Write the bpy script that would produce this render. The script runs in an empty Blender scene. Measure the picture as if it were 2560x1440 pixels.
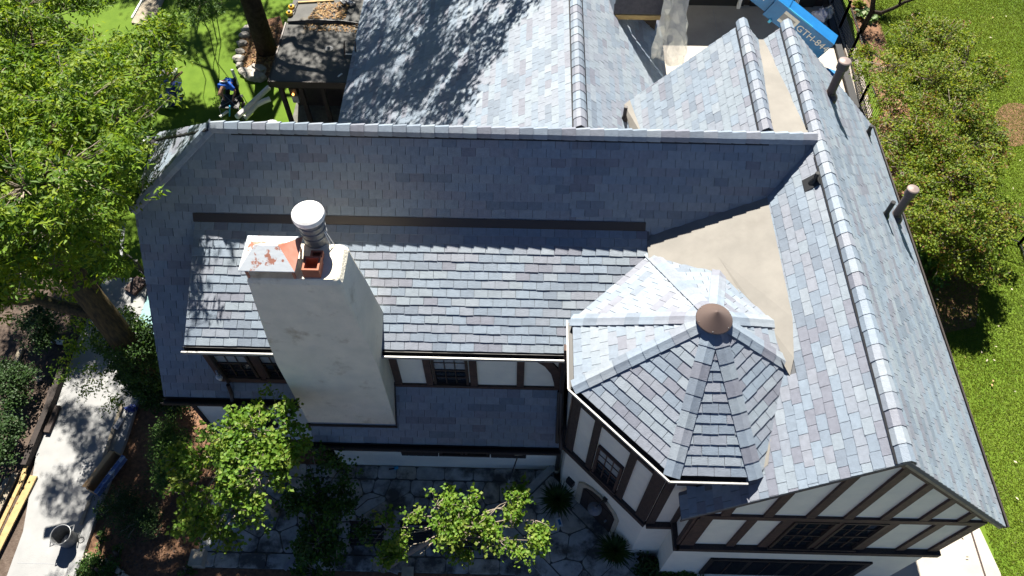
import bpy, math, random
import numpy as np
from mathutils import Vector, Matrix
SC = bpy.context.scene
COL = SC.collection
random.seed(7); RNG = np.random.default_rng(7)
# ---------------------------------------------------------------- camera
CAM = np.array([0.0, 0.0, 20.3])            # a drone 20.3 m above the ground
FPX = 1897.0                                # focal length in pixels of a 2560 px wide picture
_p, _y, _r = [math.radians(a) for a in (56.424, 1.124, 0.308)]
_R = np.array([1, 0, 0.]); _F = np.array([0, math.cos(_p), -math.sin(_p)]); _U = np.array([0, math.sin(_p), math.cos(_p)])
_R, _U = math.cos(_r)*_R + math.sin(_r)*_U, -math.sin(_r)*_R + math.cos(_r)*_U
_Q = np.array([[math.cos(_y), -math.sin(_y), 0], [math.sin(_y), math.cos(_y), 0], [0, 0, 1]])
_R, _U, _F = _Q@_R, _Q@_U, _Q@_F
cam = bpy.data.cameras.new('camera'); camo = bpy.data.objects.new('camera', cam); COL.objects.link(camo)
cam.sensor_width = 36; cam.lens = 36*FPX/2560; cam.clip_end = 500; cam.clip_start = 0.1
camo.matrix_world = Matrix(((_R[0], _U[0], -_F[0], CAM[0]), (_R[1], _U[1], -_F[1], CAM[1]), (_R[2], _U[2], -_F[2], CAM[2]), (0, 0, 0, 1)))
SC.camera = camo
# ---------------------------------------------------------------- light
SUN = np.array([0.10, -0.645, -0.757]); SUN /= np.linalg.norm(SUN)     # direction the light travels
ELEV = math.asin(-SUN[2]); AZ = math.atan2(-SUN[0], -SUN[1])           # clockwise from +Y
W = bpy.data.worlds.new('World'); SC.world = W; W.use_nodes = True
_nt = W.node_tree; _bg = _nt.nodes['Background']
_sky = _nt.nodes.new('ShaderNodeTexSky'); _sky.sky_type = 'NISHITA'; _sky.sun_disc = False
_sky.sun_elevation = ELEV; _sky.sun_rotation = AZ; _sky.air_density = 0.38; _sky.dust_density = 0.0; _sky.ozone_density = 5.0; _sky.altitude = 1500
_nt.links.new(_sky.outputs[0], _bg.inputs[0]); _bg.inputs[1].default_value = 0.05
_sl = bpy.data.lights.new('sun', 'SUN'); _so = bpy.data.objects.new('sun', _sl); COL.objects.link(_so)
_sl.energy = 5.0; _sl.angle = math.radians(0.53); _sl.color = (1.0, 0.935, 0.83)
_so.rotation_euler = Vector(SUN).to_track_quat('-Z', 'Y').to_euler(); _so.location = (0, 20, 60)
SC.view_settings.view_transform = 'Standard'; SC.view_settings.look = 'None'
SC.view_settings.exposure = 1.68; SC.view_settings.gamma = 1.0
# ---------------------------------------------------------------- placing helpers
def ray(x, y): return _F + (x-1280)/FPX*_R - (y-720)/FPX*_U
def pl(x, y, p, n):
    n = np.array(n, float); d = ray(x, y); return CAM + d*((np.array(p, float)-CAM)@n/(d@n))
def G(x, y, h=0.0): return pl(x, y, (0, 0, h), (0, 0, 1))
def Y(x, y, v): return pl(x, y, (0, v, 0), (0, 1, 0))
def proj(p):
    p = np.asarray(p, float)-CAM; d = p@_F
    return np.stack([1280+FPX*(p@_R)/d, 720-FPX*(p@_U)/d], -1)
def nrm(a):
    a = np.asarray(a, float); return a/np.linalg.norm(a)
# ---------------------------------------------------------------- materials
def mat(name, col, rough=0.7, col2=None, scale=6.0, bump=0.0, bscale=30.0, spec=0.4, metal=0.0, stretch=None, detail=6, lo=.35, hi=.65, trans=0.0, alpha=1.0, dirt=None, dscale=1.5, dlo=.55, dhi=.75):
    m = bpy.data.materials.new(name); m.use_nodes = True; n = m.node_tree; b = n.nodes['Principled BSDF']
    b.inputs['Base Color'].default_value = (*col, 1); b.inputs['Roughness'].default_value = rough
    b.inputs['Specular IOR Level'].default_value = spec; b.inputs['Metallic'].default_value = metal
    if alpha < 1: b.inputs['Alpha'].default_value = alpha
    tc = n.nodes.new('ShaderNodeTexCoord'); mp = n.nodes.new('ShaderNodeMapping')
    n.links.new(tc.outputs['Object'], mp.inputs[0])
    if stretch: mp.inputs['Scale'].default_value = stretch
    colout = None
    if col2 is not None:
        t = n.nodes.new('ShaderNodeTexNoise'); t.inputs['Scale'].default_value = scale; t.inputs['Detail'].default_value = detail; t.inputs['Roughness'].default_value = .6
        n.links.new(mp.outputs[0], t.inputs[0])
        r = n.nodes.new('ShaderNodeMapRange'); r.inputs[1].default_value = lo; r.inputs[2].default_value = hi
        n.links.new(t.outputs[0], r.inputs[0])
        x = n.nodes.new('ShaderNodeMix'); x.data_type = 'RGBA'; x.inputs[6].default_value = (*col, 1); x.inputs[7].default_value = (*col2, 1)
        n.links.new(r.outputs[0], x.inputs[0]); colout = x.outputs[2]
        if dirt is not None:
            t2 = n.nodes.new('ShaderNodeTexNoise'); t2.inputs['Scale'].default_value = dscale; t2.inputs['Detail'].default_value = 8; t2.inputs['Roughness'].default_value = .65
            n.links.new(tc.outputs['Object'], t2.inputs[0])
            r2 = n.nodes.new('ShaderNodeMapRange'); r2.inputs[1].default_value = dlo; r2.inputs[2].default_value = dhi
            n.links.new(t2.outputs[0], r2.inputs[0])
            x2 = n.nodes.new('ShaderNodeMix'); x2.data_type = 'RGBA'; x2.inputs[7].default_value = (*dirt, 1)
            n.links.new(r2.outputs[0], x2.inputs[0]); n.links.new(colout, x2.inputs[6]); colout = x2.outputs[2]
        n.links.new(colout, b.inputs['Base Color'])
    if bump:
        t = n.nodes.new('ShaderNodeTexNoise'); t.inputs['Scale'].default_value = bscale; t.inputs['Detail'].default_value = 5
        n.links.new(mp.outputs[0], t.inputs[0])
        k = n.nodes.new('ShaderNodeBump'); k.inputs['Strength'].default_value = bump; k.inputs['Distance'].default_value = .02
        n.links.new(t.outputs[0], k.inputs['Height']); n.links.new(k.outputs[0], b.inputs['Normal'])
    if trans:
        o = n.nodes['Material Output']; tr = n.nodes.new('ShaderNodeBsdfTranslucent')
        tr.inputs['Color'].default_value = (min(1, col[0]*1.5), min(1, col[1]*1.35), col[2]*.7, 1)
        ms = n.nodes.new('ShaderNodeMixShader'); ms.inputs[0].default_value = trans
        n.links.new(b.outputs[0], ms.inputs[1]); n.links.new(tr.outputs[0], ms.inputs[2]); n.links.new(ms.outputs[0], o.inputs[0])
    return m
SLC = [(.185, .215, .258), (.160, .186, .226), (.196, .197, .226), (.200, .222, .250), (.135, .155, .190), (.222, .238, .265), (.152, .149, .178), (.190, .200, .232)]
SLW = [5, 4, 2.4, 4, 2.2, 2.4, 2.4, 4]
M = {}
SLATE = []
SLM = [sum(c[k] for c in SLC)/len(SLC) for k in range(3)]
for i, c in enumerate(SLC):
    c = tuple((c[k]*.86+SLM[k]*.14)*q for k, q in enumerate((.93, 1.01, 1.05)))
    SLATE.append(mat('slate_%d' % i, tuple(v*.93 for v in c), .56, tuple(min(1, v*1.1) for v in c), 9, .35, 55, spec=.45))
M['deck'] = mat('roof_deck', (.10, .105, .115), .8)
M['stucco'] = mat('cream_stucco', (.74, .72, .62), .9, (.66, .65, .57), 2.2, .35, 45, spec=.2)
M['chimney'] = mat('chimney_stucco', (.74, .69, .56), .9, (.64, .61, .50), 2.0, .8, 22, spec=.2, dirt=(.34, .27, .17), dscale=1.4, dlo=.565, dhi=.76)
M['timber'] = mat('dark_timber', (.060, .044, .038), .75, (.036, .028, .026), 7, .4, 30, spec=.3, stretch=(3, 3, 1))
M['timber_red'] = mat('brown_timber', (.085, .052, .042), .7, (.050, .034, .030), 6, .3, 30, spec=.3)
M['frame'] = mat('window_frame_brown', (.060, .042, .032), .55, (.042, .03, .024), 8)
M['glass'] = mat('window_glass', (.012, .016, .02), .06, spec=.8)
M['blind'] = mat('pale_blind', (.30, .32, .32), .25, spec=.6)
M['gutter'] = mat('silver_gutter', (.36, .36, .35), .5, (.26, .26, .26), 20, metal=.3)
M['bronze'] = mat('bronze_metal', (.045, .038, .036), .45, metal=.3)
M['black'] = mat('black_metal', (.016, .017, .019), .5)
M['membrane'] = mat('beige_membrane', (.225, .216, .198), .95, (.19, .183, .169), 1.6, .25, 90, spec=.1, detail=9, dirt=(.17, .162, .148), dscale=.9, dlo=.58, dhi=.80)
M['copper'] = mat('brown_cone_metal', (.125, .090, .078), .45, (.11, .08, .07), 3, metal=.35, spec=.5)
M['pipe'] = mat('brown_pipe', (.070, .050, .050), .45, spec=.4)
M['pipecap'] = mat('pinkish_cap', (.24, .19, .175), .4, metal=.3)
M['white'] = mat('white_paint', (.72, .72, .70), .5, (.62, .62, .60), 12)
M['terracotta'] = mat('terracotta', (.36, .13, .075), .8, (.28, .10, .06), 10)
M['capmetal'] = mat('peeling_copper_paint', (.34, .155, .11), .5, (.50, .54, .57), 4.5, .2, 12, lo=.42, hi=.46, detail=9)
M['capmetal2'] = mat('bare_copper', (.33, .125, .08), .5, (.42, .20, .15), 3)
M['steel'] = mat('galvanised', (.19, .20, .21), .55, (.13, .135, .14), 9, metal=.3)
M['lantern'] = mat('lantern_slate_grey', (.10, .115, .14), .55)
M['grey'] = mat('grey_plastic', (.25, .26, .28), .5)
M['concrete'] = mat('concrete', (.275, .28, .282), .85, (.225, .23, .233), 1.3, .15, 40, spec=.2, detail=9, dirt=(.22, .21, .19), dscale=2.5, dlo=.60, dhi=.78)
M['concrete_dark'] = mat('driveway_concrete', (.40, .365, .32), .85, (.35, .32, .28), .9, .15, 40, spec=.25, dirt=(.24, .22, .20), dscale=.35, dlo=.5, dhi=.8)
M['soil'] = mat('brown_mulch', (.22, .125, .075), .95, (.11, .066, .045), 9, .9, 22, spec=.1, detail=10)
M['soil_dark'] = mat('dark_soil', (.07, .052, .042), .95, (.11, .085, .07), 7, .8, 30, spec=.1, detail=10)
M['lawn'] = mat('lawn_green', (.080, .140, .014), .9, (.11, .165, .020), .6, .5, 60, spec=.1, detail=10)
M['turf'] = mat('bright_turf', (.068, .125, .008), .85, (.090, .155, .012), 2.0, .4, 80, spec=.15, detail=8)
M['flag'] = [mat('flagstone_%d' % i, c, .85, tuple(v*.62 for v in c), 3.0, .4, 25, spec=.25, detail=10, dirt=(.085, .085, .08), dscale=1.3, dlo=.46, dhi=.60) for i, c in enumerate([(.54, .53, .49), (.45, .46, .45), (.56, .51, .43), (.50, .51, .50)])]
M['joint'] = mat('dark_joint', (.09, .09, .082), .95, (.14, .14, .125), 8)
M['stone'] = mat('pale_stone', (.46, .40, .29), .85, (.33, .30, .24), 5, .5, 18)
M['rock'] = mat('edging_rock', (.36, .34, .31), .9, (.22, .21, .19), 7, .6, 12)
M['gravel'] = mat('gravel', (.36, .32, .27), .9, (.14, .12, .11), 38, .8, 40, detail=3)
M['bark'] = mat('tree_bark', (.115, .090, .068), .95, (.055, .045, .036), 7, 1.0, 14, spec=.1, stretch=(3, 3, .6))
M['bark_moss'] = mat('mossy_bark', (.115, .085, .04), .95, (.04, .036, .026), 5, 1.0, 14, spec=.1, stretch=(3, 3, .6))
M['bark_dark'] = mat('dark_bark', (.045, .036, .030), .95, (.022, .018, .016), 7, .9, 14, spec=.1)
M['twig'] = mat('pale_twig', (.27, .23, .18), .9, (.18, .15, .12), 9)
def leafm(n, c, t=.42): return mat(n, c, .55, tuple(v*.8 for v in c), 2.5, spec=.22, trans=t)
M['leafA'] = [leafm('leaf_a0', (.140, .240, .018)), leafm('leaf_a1', (.090, .180, .016)), leafm('leaf_a2', (.200, .285, .026)), leafm('leaf_a3', (.045, .100, .014))]
M['leafB'] = [leafm('leaf_b0', (.115, .225, .024)), leafm('leaf_b1', (.155, .255, .034)), leafm('leaf_b2', (.075, .16, .022)), leafm('leaf_b3', (.20, .27, .05))]
M['leafC'] = [leafm('leaf_c0', (.165, .235, .022)), leafm('leaf_c1', (.110, .180, .018)), leafm('leaf_c2', (.225, .265, .030)), leafm('leaf_c3', (.17, .10, .035)), leafm('leaf_c4', (.075, .115, .018))]
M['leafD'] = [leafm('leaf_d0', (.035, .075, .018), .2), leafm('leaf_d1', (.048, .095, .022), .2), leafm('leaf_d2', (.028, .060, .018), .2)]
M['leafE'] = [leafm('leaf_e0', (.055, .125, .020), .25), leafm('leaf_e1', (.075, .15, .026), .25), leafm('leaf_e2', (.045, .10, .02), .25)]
M['dry'] = [mat('dry_leaf_0', (.25, .14, .05), .8), mat('dry_leaf_1', (.16, .09, .045), .8), mat('dry_leaf_2', (.30, .20, .09), .8)]
M['grassb'] = [leafm('grass_0', (.130, .185, .015), .25), leafm('grass_1', (.155, .21, .022), .25), leafm('grass_2', (.100, .155, .014), .25), leafm('grass_3', (.16, .17, .06), .2)]
M['lumber'] = mat('new_lumber', (.40, .29, .13), .8, (.30, .21, .095), 6, .3, 20, stretch=(1, 1, 4))
M['oldwood'] = mat('weathered_board', (.30, .26, .19), .85, (.20, .17, .13), 6, .3, 20)
M['darkwood'] = mat('dark_stained_wood', (.030, .022, .020), .8, (.018, .014, .013), 6, .3, 20)
M['card'] = mat('cardboard', (.38, .24, .12), .85, (.33, .21, .10), 5)
M['bluecard'] = mat('blue_box_print', (.10, .16, .36), .6, (.38, .44, .52), 5, lo=.52, hi=.56)
M['tarp'] = mat('dark_blue_tarp', (.014, .028, .15), .35, (.02, .04, .20), 4, .6, 9, spec=.6)
M['blue'] = mat('machine_blue', (.012, .155, .40), .4, (.010, .13, .35), 3, spec=.5)
M['lblue'] = mat('light_blue_and_sunlit_edge', (.05, .36, .62), .45)  # paint of small parts, also the boom's sunlit top edge put into colour
M['shirt'] = mat('blue_shirt', (.012, .10, .48), .85, (.01, .085, .42), 8)
M['trousers'] = mat('black_trousers', (.010, .010, .012), .85)
M['skin'] = mat('skin', (.30, .17, .11), .6)
M['hair'] = mat('dark_hair', (.02, .015, .012), .7)
M['red'] = mat('red_print', (.55, .03, .03), .7)
M['yellow'] = mat('yellow_plastic', (.50, .30, .02), .5)
M['plastic'] = mat('clear_plastic_sheet', (.62, .64, .66), .25, (.45, .47, .50), 3, .8, 6, spec=.7, alpha=.62)
M['bagwhite'] = mat('white_plastic_bag', (.55, .56, .66), .4, (.45, .46, .58), 4, .8, 7, spec=.5)
M['roll'] = mat('white_membrane_roll', (.68, .70, .72), .6)
M['porchroof'] = mat('porch_roof_felt', (.115, .115, .112), .9, (.085, .086, .085), 2, .3, 40, spec=.25, dirt=(.20, .17, .13), dscale=.9, dlo=.58, dhi=.72)
M['darkshingle'] = mat('dark_felt_shingle', (.115, .110, .125), .9, (.085, .083, .095), 9, .4, 40, spec=.2)
M['teal'] = mat('teal_sheet', (.20, .33, .33), .25, (.16, .28, .29), 3, spec=.6)
M['lampglow'] = None
m = bpy.data.materials.new('lamp_glow'); m.use_nodes = True
m.node_tree.nodes['Principled BSDF'].inputs['Emission Color'].default_value = (1, .45, .1, 1); m.node_tree.nodes['Principled BSDF'].inputs['Emission Strength'].default_value = 1.5
m.node_tree.nodes['Principled BSDF'].inputs['Base Color'].default_value = (.5, .25, .08, 1); M['lampglow'] = m
# ---------------------------------------------------------------- mesh helpers
class MB:
    def __init__(s): s.v = []; s.f = []; s.m = []
    def add(s, vs, fs, mi=0):
        o = len(s.v); s.v += [tuple(float(c) for c in p) for p in vs]
        s.f += [tuple(i+o for i in f) for f in fs]; s.m += [mi]*len(fs)
    def hexa(s, b, t, mi=0):           # bottom and top loops, same length, counter-clockwise from above
        n = len(b)
        s.add(list(b)+list(t), [tuple(range(n-1, -1, -1)), tuple(range(n, 2*n))]+[(i, (i+1) % n, n+(i+1) % n, n+i) for i in range(n)], mi)
    def box(s, x0, x1, y0, y1, z0, z1, mi=0):
        q = [(x0, y0), (x1, y0), (x1, y1), (x0, y1)]
        s.hexa([(a, b, z0) for a, b in q], [(a, b, z1) for a, b in q], mi)
    def prism(s, poly, vec, mi=0):     # planar polygon extruded by a vector
        vec = np.array(vec, float); p = [np.array(q, float) for q in poly]
        nn = sum(np.cross(p[i]-p[0], p[i+1]-p[0]) for i in range(1, len(p)-1))
        if nn@vec < 0: p = p[::-1]
        s.hexa(p, [q+vec for q in p], mi)
    def beam(s, a, b, w, t, up=(0, 0, 1), mi=0):   # bar from a to b, width w across, t along 'up'
        a = np.array(a, float); b = np.array(b, float); d = nrm(b-a); u = np.array(up, float); u = nrm(u-d*(u@d)); sd = np.cross(d, u)
        s.prism([a-sd*w/2-u*t/2, b-sd*w/2-u*t/2, b+sd*w/2-u*t/2, a+sd*w/2-u*t/2], u*t, mi)
    def tube(s, pts, rad, n=8, mi=0, cap=True):
        pts = [np.array(p, float) for p in pts]; k = len(pts)
        if not hasattr(rad, '__len__'): rad = [rad]*k
        rings = []; ref = np.array([.31, .77, .55])
        for i in range(k):
            d = nrm(pts[min(i+1, k-1)]-pts[max(i-1, 0)])
            if abs(d@ref) > .95: ref = np.array([.9, -.2, .3])
            a = nrm(np.cross(d, ref)); b = np.cross(d, a)
            rings.append([pts[i]+rad[i]*(math.cos(2*math.pi*j/n)*a+math.sin(2*math.pi*j/n)*b) for j in range(n)])
        fs = []
        for i in range(k-1):
            for j in range(n): fs.append((i*n+j, i*n+(j+1) % n, (i+1)*n+(j+1) % n, (i+1)*n+j))
        if cap: fs += [tuple(range(n-1, -1, -1)), tuple(range((k-1)*n, k*n))]
        s.add([p for r in rings for p in r], fs, mi)
    def lathe(s, c, prof, n=20, mi=0):  # profile (radius, height) round a vertical axis
        c = np.array(c, float); k = len(prof); vs = []
        for r, z in prof: vs += [(c[0]+r*math.cos(2*math.pi*j/n), c[1]+r*math.sin(2*math.pi*j/n), c[2]+z) for j in range(n)]
        fs = [(i*n+j, i*n+(j+1) % n, (i+1)*n+(j+1) % n, (i+1)*n+j) for i in range(k-1) for j in range(n)]
        fs += [tuple(range(n-1, -1, -1)), tuple(range((k-1)*n, k*n))]
        s.add(vs, fs, mi)
    def build(s, name, mats, parent=None, smooth=False, **kw):
        me = bpy.data.meshes.new(name); me.from_pydata(s.v, [], s.f)
        for mm in (mats if isinstance(mats, (list, tuple)) else [mats]): me.materials.append(mm)
        me.polygons.foreach_set('material_index', s.m)
        if smooth: me.polygons.foreach_set('use_smooth', [True]*len(me.polygons))
        me.update(); return link(name, me, parent, **kw)
WORLD = {}
def link(name, me, parent=None, **kw):
    o = bpy.data.objects.new(name, me); COL.objects.link(o)
    if parent is not None:
        o.parent = parent; o.matrix_parent_inverse = WORLD.get(parent.name, Matrix()).inverted()
    for k, v in kw.items():
        if v is not None: o[k] = v
    return o
def thing(name, label, category, loc=(0, 0, 0), group=None):
    o = bpy.data.objects.new(name, None); COL.objects.link(o); o.location = [float(c) for c in loc]
    WORLD[o.name] = Matrix.Translation([float(c) for c in loc])
    o['label'] = label; o['category'] = category
    if group: o['group'] = group
    return o
def copy_thing(o, dloc, label=None, group=None, rz=0.0):
    c = o.copy(); COL.objects.link(c); c.location = o.location+Vector([float(v) for v in dloc]); c.rotation_euler.z += rz
    if label: c['label'] = label
    if group: c['group'] = group
    for ch in list(o.children):
        k = ch.copy(); COL.objects.link(k); k.parent = c; k.matrix_parent_inverse = ch.matrix_parent_inverse.copy()
        for g in list(ch.children):
            h = g.copy(); COL.objects.link(h); h.parent = k; h.matrix_parent_inverse = g.matrix_parent_inverse.copy()
    return c
def fast(name, V, Fq, mats, mi=None, parent=None, **kw):   # V (n,3), Fq (m,k): many equal faces at once
    V = np.ascontiguousarray(V, dtype=np.float32); Fq = np.ascontiguousarray(Fq, dtype=np.int32); m_, k = Fq.shape
    me = bpy.data.meshes.new(name); me.vertices.add(len(V)); me.vertices.foreach_set('co', V.ravel())
    me.loops.add(m_*k); me.loops.foreach_set('vertex_index', Fq.ravel())
    me.polygons.add(m_); me.polygons.foreach_set('loop_start', np.arange(0, m_*k, k, dtype=np.int32))
    for mm in mats: me.materials.append(mm)
    if mi is not None: me.polygons.foreach_set('material_index', np.asarray(mi, dtype=np.int32))
    me.update(calc_edges=True); me.validate(); return link(name, me, parent, **kw)
def clip(poly, p, q):                  # keep what lies left of the directed line p -> q
    out = []; n = len(poly); ex, ey = q[0]-p[0], q[1]-p[1]
    f = [ex*(b-p[1])-ey*(a-p[0]) for a, b in poly]
    for i in range(n):
        j = (i+1) % n
        if f[i] >= 0: out.append(poly[i])
        if (f[i] >= 0) != (f[j] >= 0):
            t = f[i]/(f[i]-f[j]); out.append((poly[i][0]+t*(poly[j][0]-poly[i][0]), poly[i][1]+t*(poly[j][1]-poly[i][1])))
    return out
def area2(p): return abs(sum(p[i][0]*p[(i+1) % len(p)][1]-p[(i+1) % len(p)][0]*p[i][1] for i in range(len(p))))/2
def inpoly(x, y, P):
    c = False; n = len(P)
    for i in range(n):
        a, b = P[i], P[(i+1) % n]
        if (a[1] > y) != (b[1] > y) and x < (b[0]-a[0])*(y-a[1])/(b[1]-a[1])+a[0]: c = not c
    return c
def ccw(P): return P if sum(P[i][0]*P[(i+1) % len(P)][1]-P[(i+1) % len(P)][0]*P[i][1] for i in range(len(P))) > 0 else P[::-1]
# ================================================================ THE HOUSE
HOUSE = thing('house', 'large cream half-timbered house under grey slate-look roofs with turret and tall chimney', 'house', (0, 8, 0))
def H(name, mb, mats, parent=None, **kw): return mb.build(name, mats, HOUSE if parent is None else parent, **kw)
# roof heights
h_main = lambda x, y: 8.63+1.335*(y-11.8)
h_mainb = lambda x, y: 8.63-1.335*(y-11.8)
h_dorm = lambda x, y: 6.92+.466*(y-10.52)
h_rwl = lambda x, y: 8.6+1.1*(x-6.33)
h_rwr = lambda x, y: 8.6-(x-6.33)
h_crk = lambda x, y: 7.56-.295*(5.38-x)
h_bl = lambda x, y: 8.6+1.06*(x-5.26)
h_br = lambda x, y: 8.6-1.06*(x-5.26)
h_crk2 = lambda x, y: 8.44-.095*(y-12.2)
h_al = lambda x, y: 7.3+.61*(x-1.37)
h_ar = lambda x, y: 7.3-.9*(x-1.37)
TC = np.array([3.65, 7.48]); TA = 8.2; TE = 6.7
TP = [(-2.53, .77), (-2.53, -.77), (-.77, -2.53), (.77, -2.53), (2.53, -.77), (2.53, .77), (.77, 2.53), (-.77, 2.53)]
TP = [(TC[0]+a, TC[1]+b) for a, b in TP]     # octagon eaves, counter-clockwise from the left back corner
def h_tur(x, y):
    a, b = abs(x-TC[0]), abs(y-TC[1]); return TA-1.5*max(a/2.53, b/2.53, (a+b)/3.30)
COVER = [('main', [(-8.65, 7.15), (1.1, 7.15), (1.1, 10.3), (5.39, 10.98), (6.33, 11.8), (-8.65, 11.8)], h_main),
         ('dorm', [(-7.33, 7.98), (1.0, 7.98), (2.8, 9.9), (2.8, 10.54), (-7.33, 10.54)], h_dorm),
         ('rwl', [(3.3, 4.57), (6.33, 4.57), (6.33, 15.62), (3.3, 15.62)], h_rwl),
         ('crk', [(2.8, 8), (4.4, 6.6), (5.42, 6.6), (5.42, 11.0), (2.8, 10.42)], h_crk),
         ('crk2', [(5.3, 12), (6.4, 12), (6.1, 15.62), (5.6, 15.62)], h_crk2),
         ('tur', TP, h_tur),
         ('bl', [(2.85, 12.4), (5.26, 12.4), (5.26, 15.62), (2.85, 15.62)], h_bl),
         ('ar', [(1.37, 12.8), (4.29, 12.8), (4.29, 26), (1.37, 26)], h_ar)]
def hidden(x, y, h, me, tol=.06):
    for nme, P, fn in COVER:
        if nme != me and fn(x, y) > h+tol and inpoly(x, y, P): return True
    return False
TILES = []                                     # (verts, faces, slate, group)
def shingles(me, plan, hf, uo, ud, w=.305, e=.195, seed=1, thick=.020, cull=True):
    """tiles on the roof plane hf over the convex plan polygon; uo = plan point on the eave, ud = plan direction along it"""
    rg = random.Random(seed); plan = ccw(plan); ud = nrm(ud)
    g = np.array([hf(uo[0]+1, uo[1])-hf(*uo), hf(uo[0], uo[1]+1)-hf(*uo)]); gl = np.linalg.norm(g); vp = g/gl
    if abs(ud@vp) > 1e-3: ud = nrm(ud-vp*(ud@vp))
    if ud[0]*vp[1]-ud[1]*vp[0] < 0: ud = -ud
    cs = 1/math.sqrt(1+gl*gl)                  # plan length of a unit of slope
    o3 = np.array([uo[0], uo[1], hf(*uo)]); U = np.array([ud[0], ud[1], 0]); V = np.array([vp[0]*cs, vp[1]*cs, gl*cs]); N = np.cross(U, V)
    ab = [((p[0]-uo[0])*ud[0]+(p[1]-uo[1])*ud[1], ((p[0]-uo[0])*vp[0]+(p[1]-uo[1])*vp[1])/cs) for p in plan]
    a0, a1 = min(p[0] for p in ab), max(p[0] for p in ab); b0, b1 = min(p[1] for p in ab), max(p[1] for p in ab)
    nrow = max(1, round((b1-b0)/e)); ee = (b1-b0)/nrow
    last = rg.random()
    for i in range(nrow):
        last = (last+rg.choice([.38, .5, .5, .62])) % 1
        lo = b0+i*ee; a = a0-w*(1+last)
        run, c = 0, 0
        while a < a1+w:
            if run <= 0:
                c = rg.choices(range(8), SLW)[0]; run = rg.choice([1, 1, 1, 2, 2, 3])
            run -= 1
            g2 = .0045; jb = rg.uniform(-.006, .006)
            aL, aR = a+g2, a+w-g2; mid = (aL+aR)/2+rg.uniform(-.05, .05)
            q = [(aL, lo+jb+rg.uniform(-.003, .004)), (mid, lo+jb+rg.uniform(-.005, .005)), (aR, lo+jb+rg.uniform(-.003, .004)), (aR, lo+ee+.02), (aL, lo+ee+.02)]
            a += w
            if q[2][0] < a0 or q[0][0] > a1: continue
            for k in range(len(ab)):
                q = clip(q, ab[k], ab[(k+1) % len(ab)])
                if len(q) < 3: break
            if len(q) < 3 or area2(q) < .0006: continue
            th = thick+rg.uniform(-.003, .004); rl = rg.uniform(-.006, .006)
            P = [(o3+U*x+V*y, th-(y-lo)/(ee+.02)*(th-.003)+rl*(x-(aL+aR)/2)/w*.5) for x, y in q]
            if cull:
                cc = np.mean([p for p, _ in P], 0)
                if hidden(cc[0], cc[1], cc[2], me) and all(hidden(p[0], p[1], p[2], me) for p, _ in P): continue
            n = len(P); vs = [p-N*.004 for p, _ in P]+[p+N*t for p, t in P]
            fs = [tuple(range(n, 2*n))]+[(k, (k+1) % n, n+(k+1) % n, n+k) for k in range(n)]
            TILES.append((np.array(vs), fs, c, me, N))
def deck(name, plan, hf, t=.10, m='deck', **kw):
    b = MB(); b.prism([(x, y, hf(x, y)-.006) for x, y in plan], (0, 0, -t)); return H(name, b, M[m], **kw)
DECK = {}
DECK['main'] = deck('main_roof_slope', [(-8.65, 7.85), (-5.1, 7.85), (-5.1, 7.15), (1.05, 7.15), (1.05, 10.2), (5.39, 10.9), (6.33, 11.8), (-6.74, 11.8), (-8.67, 10.7)], h_main)
EM = 7.756/40
shingles('main', [(-8.65, 7.85), (-5.1, 7.85), (-5.1, 11.8), (-6.74, 11.8), (-8.67, 10.7)], h_main, (-8.65, 7.15), (1, 0), e=EM, seed=3)
shingles('main', [(-5.1, 7.15), (1.05, 7.15), (1.05, 10.34), (1.05, 11.8), (-5.1, 11.8)], h_main, (-8.65, 7.15), (1, 0), e=EM, seed=3)
shingles('main', [(1.05, 10.34), (2.8, 10.34), (5.39, 10.98), (6.33, 11.8), (1.05, 11.8)], h_main, (-8.65, 7.15), (1, 0), e=EM, seed=4)
# back slope of the main roof and the clipped left hip
deck('main_back_slope', [(-8.67, 12.9), (-6.74, 11.8), (6.33, 11.8), (6.33, 15.0), (-8.65, 15.6)], h_mainb, m='deck')
h_hip = lambda x, y: 8.63+.755*(x+6.74)
DECK['hip'] = deck('left_hip_slope', [(-8.78, 10.62), (-6.74, 11.8), (-8.78, 12.98)], h_hip)
shingles('hip', [(-8.78, 10.62), (-6.74, 11.8), (-8.78, 12.98)], h_hip, (-8.78, 11.8), (0, 1), seed=5, cull=False)
DECK['dorm'] = deck('dormer_roof_slope', [(-7.33, 7.98), (1.0, 7.98), (2.85, 9.9), (2.85, 10.5), (-7.33, 10.5)], h_dorm)
shingles('dorm', [(-7.33, 7.98), (1.0, 7.98), (2.8, 9.85), (2.8, 10.50), (-7.33, 10.50)], h_dorm, (-7.33, 7.98), (1, 0), e=.205, seed=6, thick=.024)
b = MB(); b.prism([(-7.36, 10.485, h_dorm(0, 10.485)+.035), (2.76, 10.485, h_dorm(0, 10.485)+.035), (2.76, 10.605, h_main(0, 10.605)+.04), (-7.36, 10.605, h_main(0, 10.605)+.04)], (0, 0, -.03)); H('roof_flashing', b, M['bronze'])
DECK['rwl'] = deck('right_wing_left_slope', [(3.3, 4.57), (6.33, 4.57), (6.33, 15.62), (5.9, 15.62), (5.9, 11.5), (5.2, 10.8), (5.2, 6.7), (4.3, 5.15), (3.3, 5.12)], h_rwl)
ERW = 4.504/23
shingles('rwl', [(3.3, 4.57), (6.33, 4.57), (6.33, 11.8), (5.36, 10.98), (3.3, 6.0)], h_rwl, (3.3, 4.57), (0, 1), e=ERW, seed=8)
shingles('rwl', [(6.33, 11.8), (6.33, 15.62), (5.85, 15.62), (6.0, 12.0)], h_rwl, (3.3, 4.57), (0, 1), e=ERW, seed=9)
DECK['rwr'] = deck('right_wing_right_slope', [(6.33, 4.57), (9.62, 4.57), (9.62, 15.62), (6.33, 15.62)], h_rwr)
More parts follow.
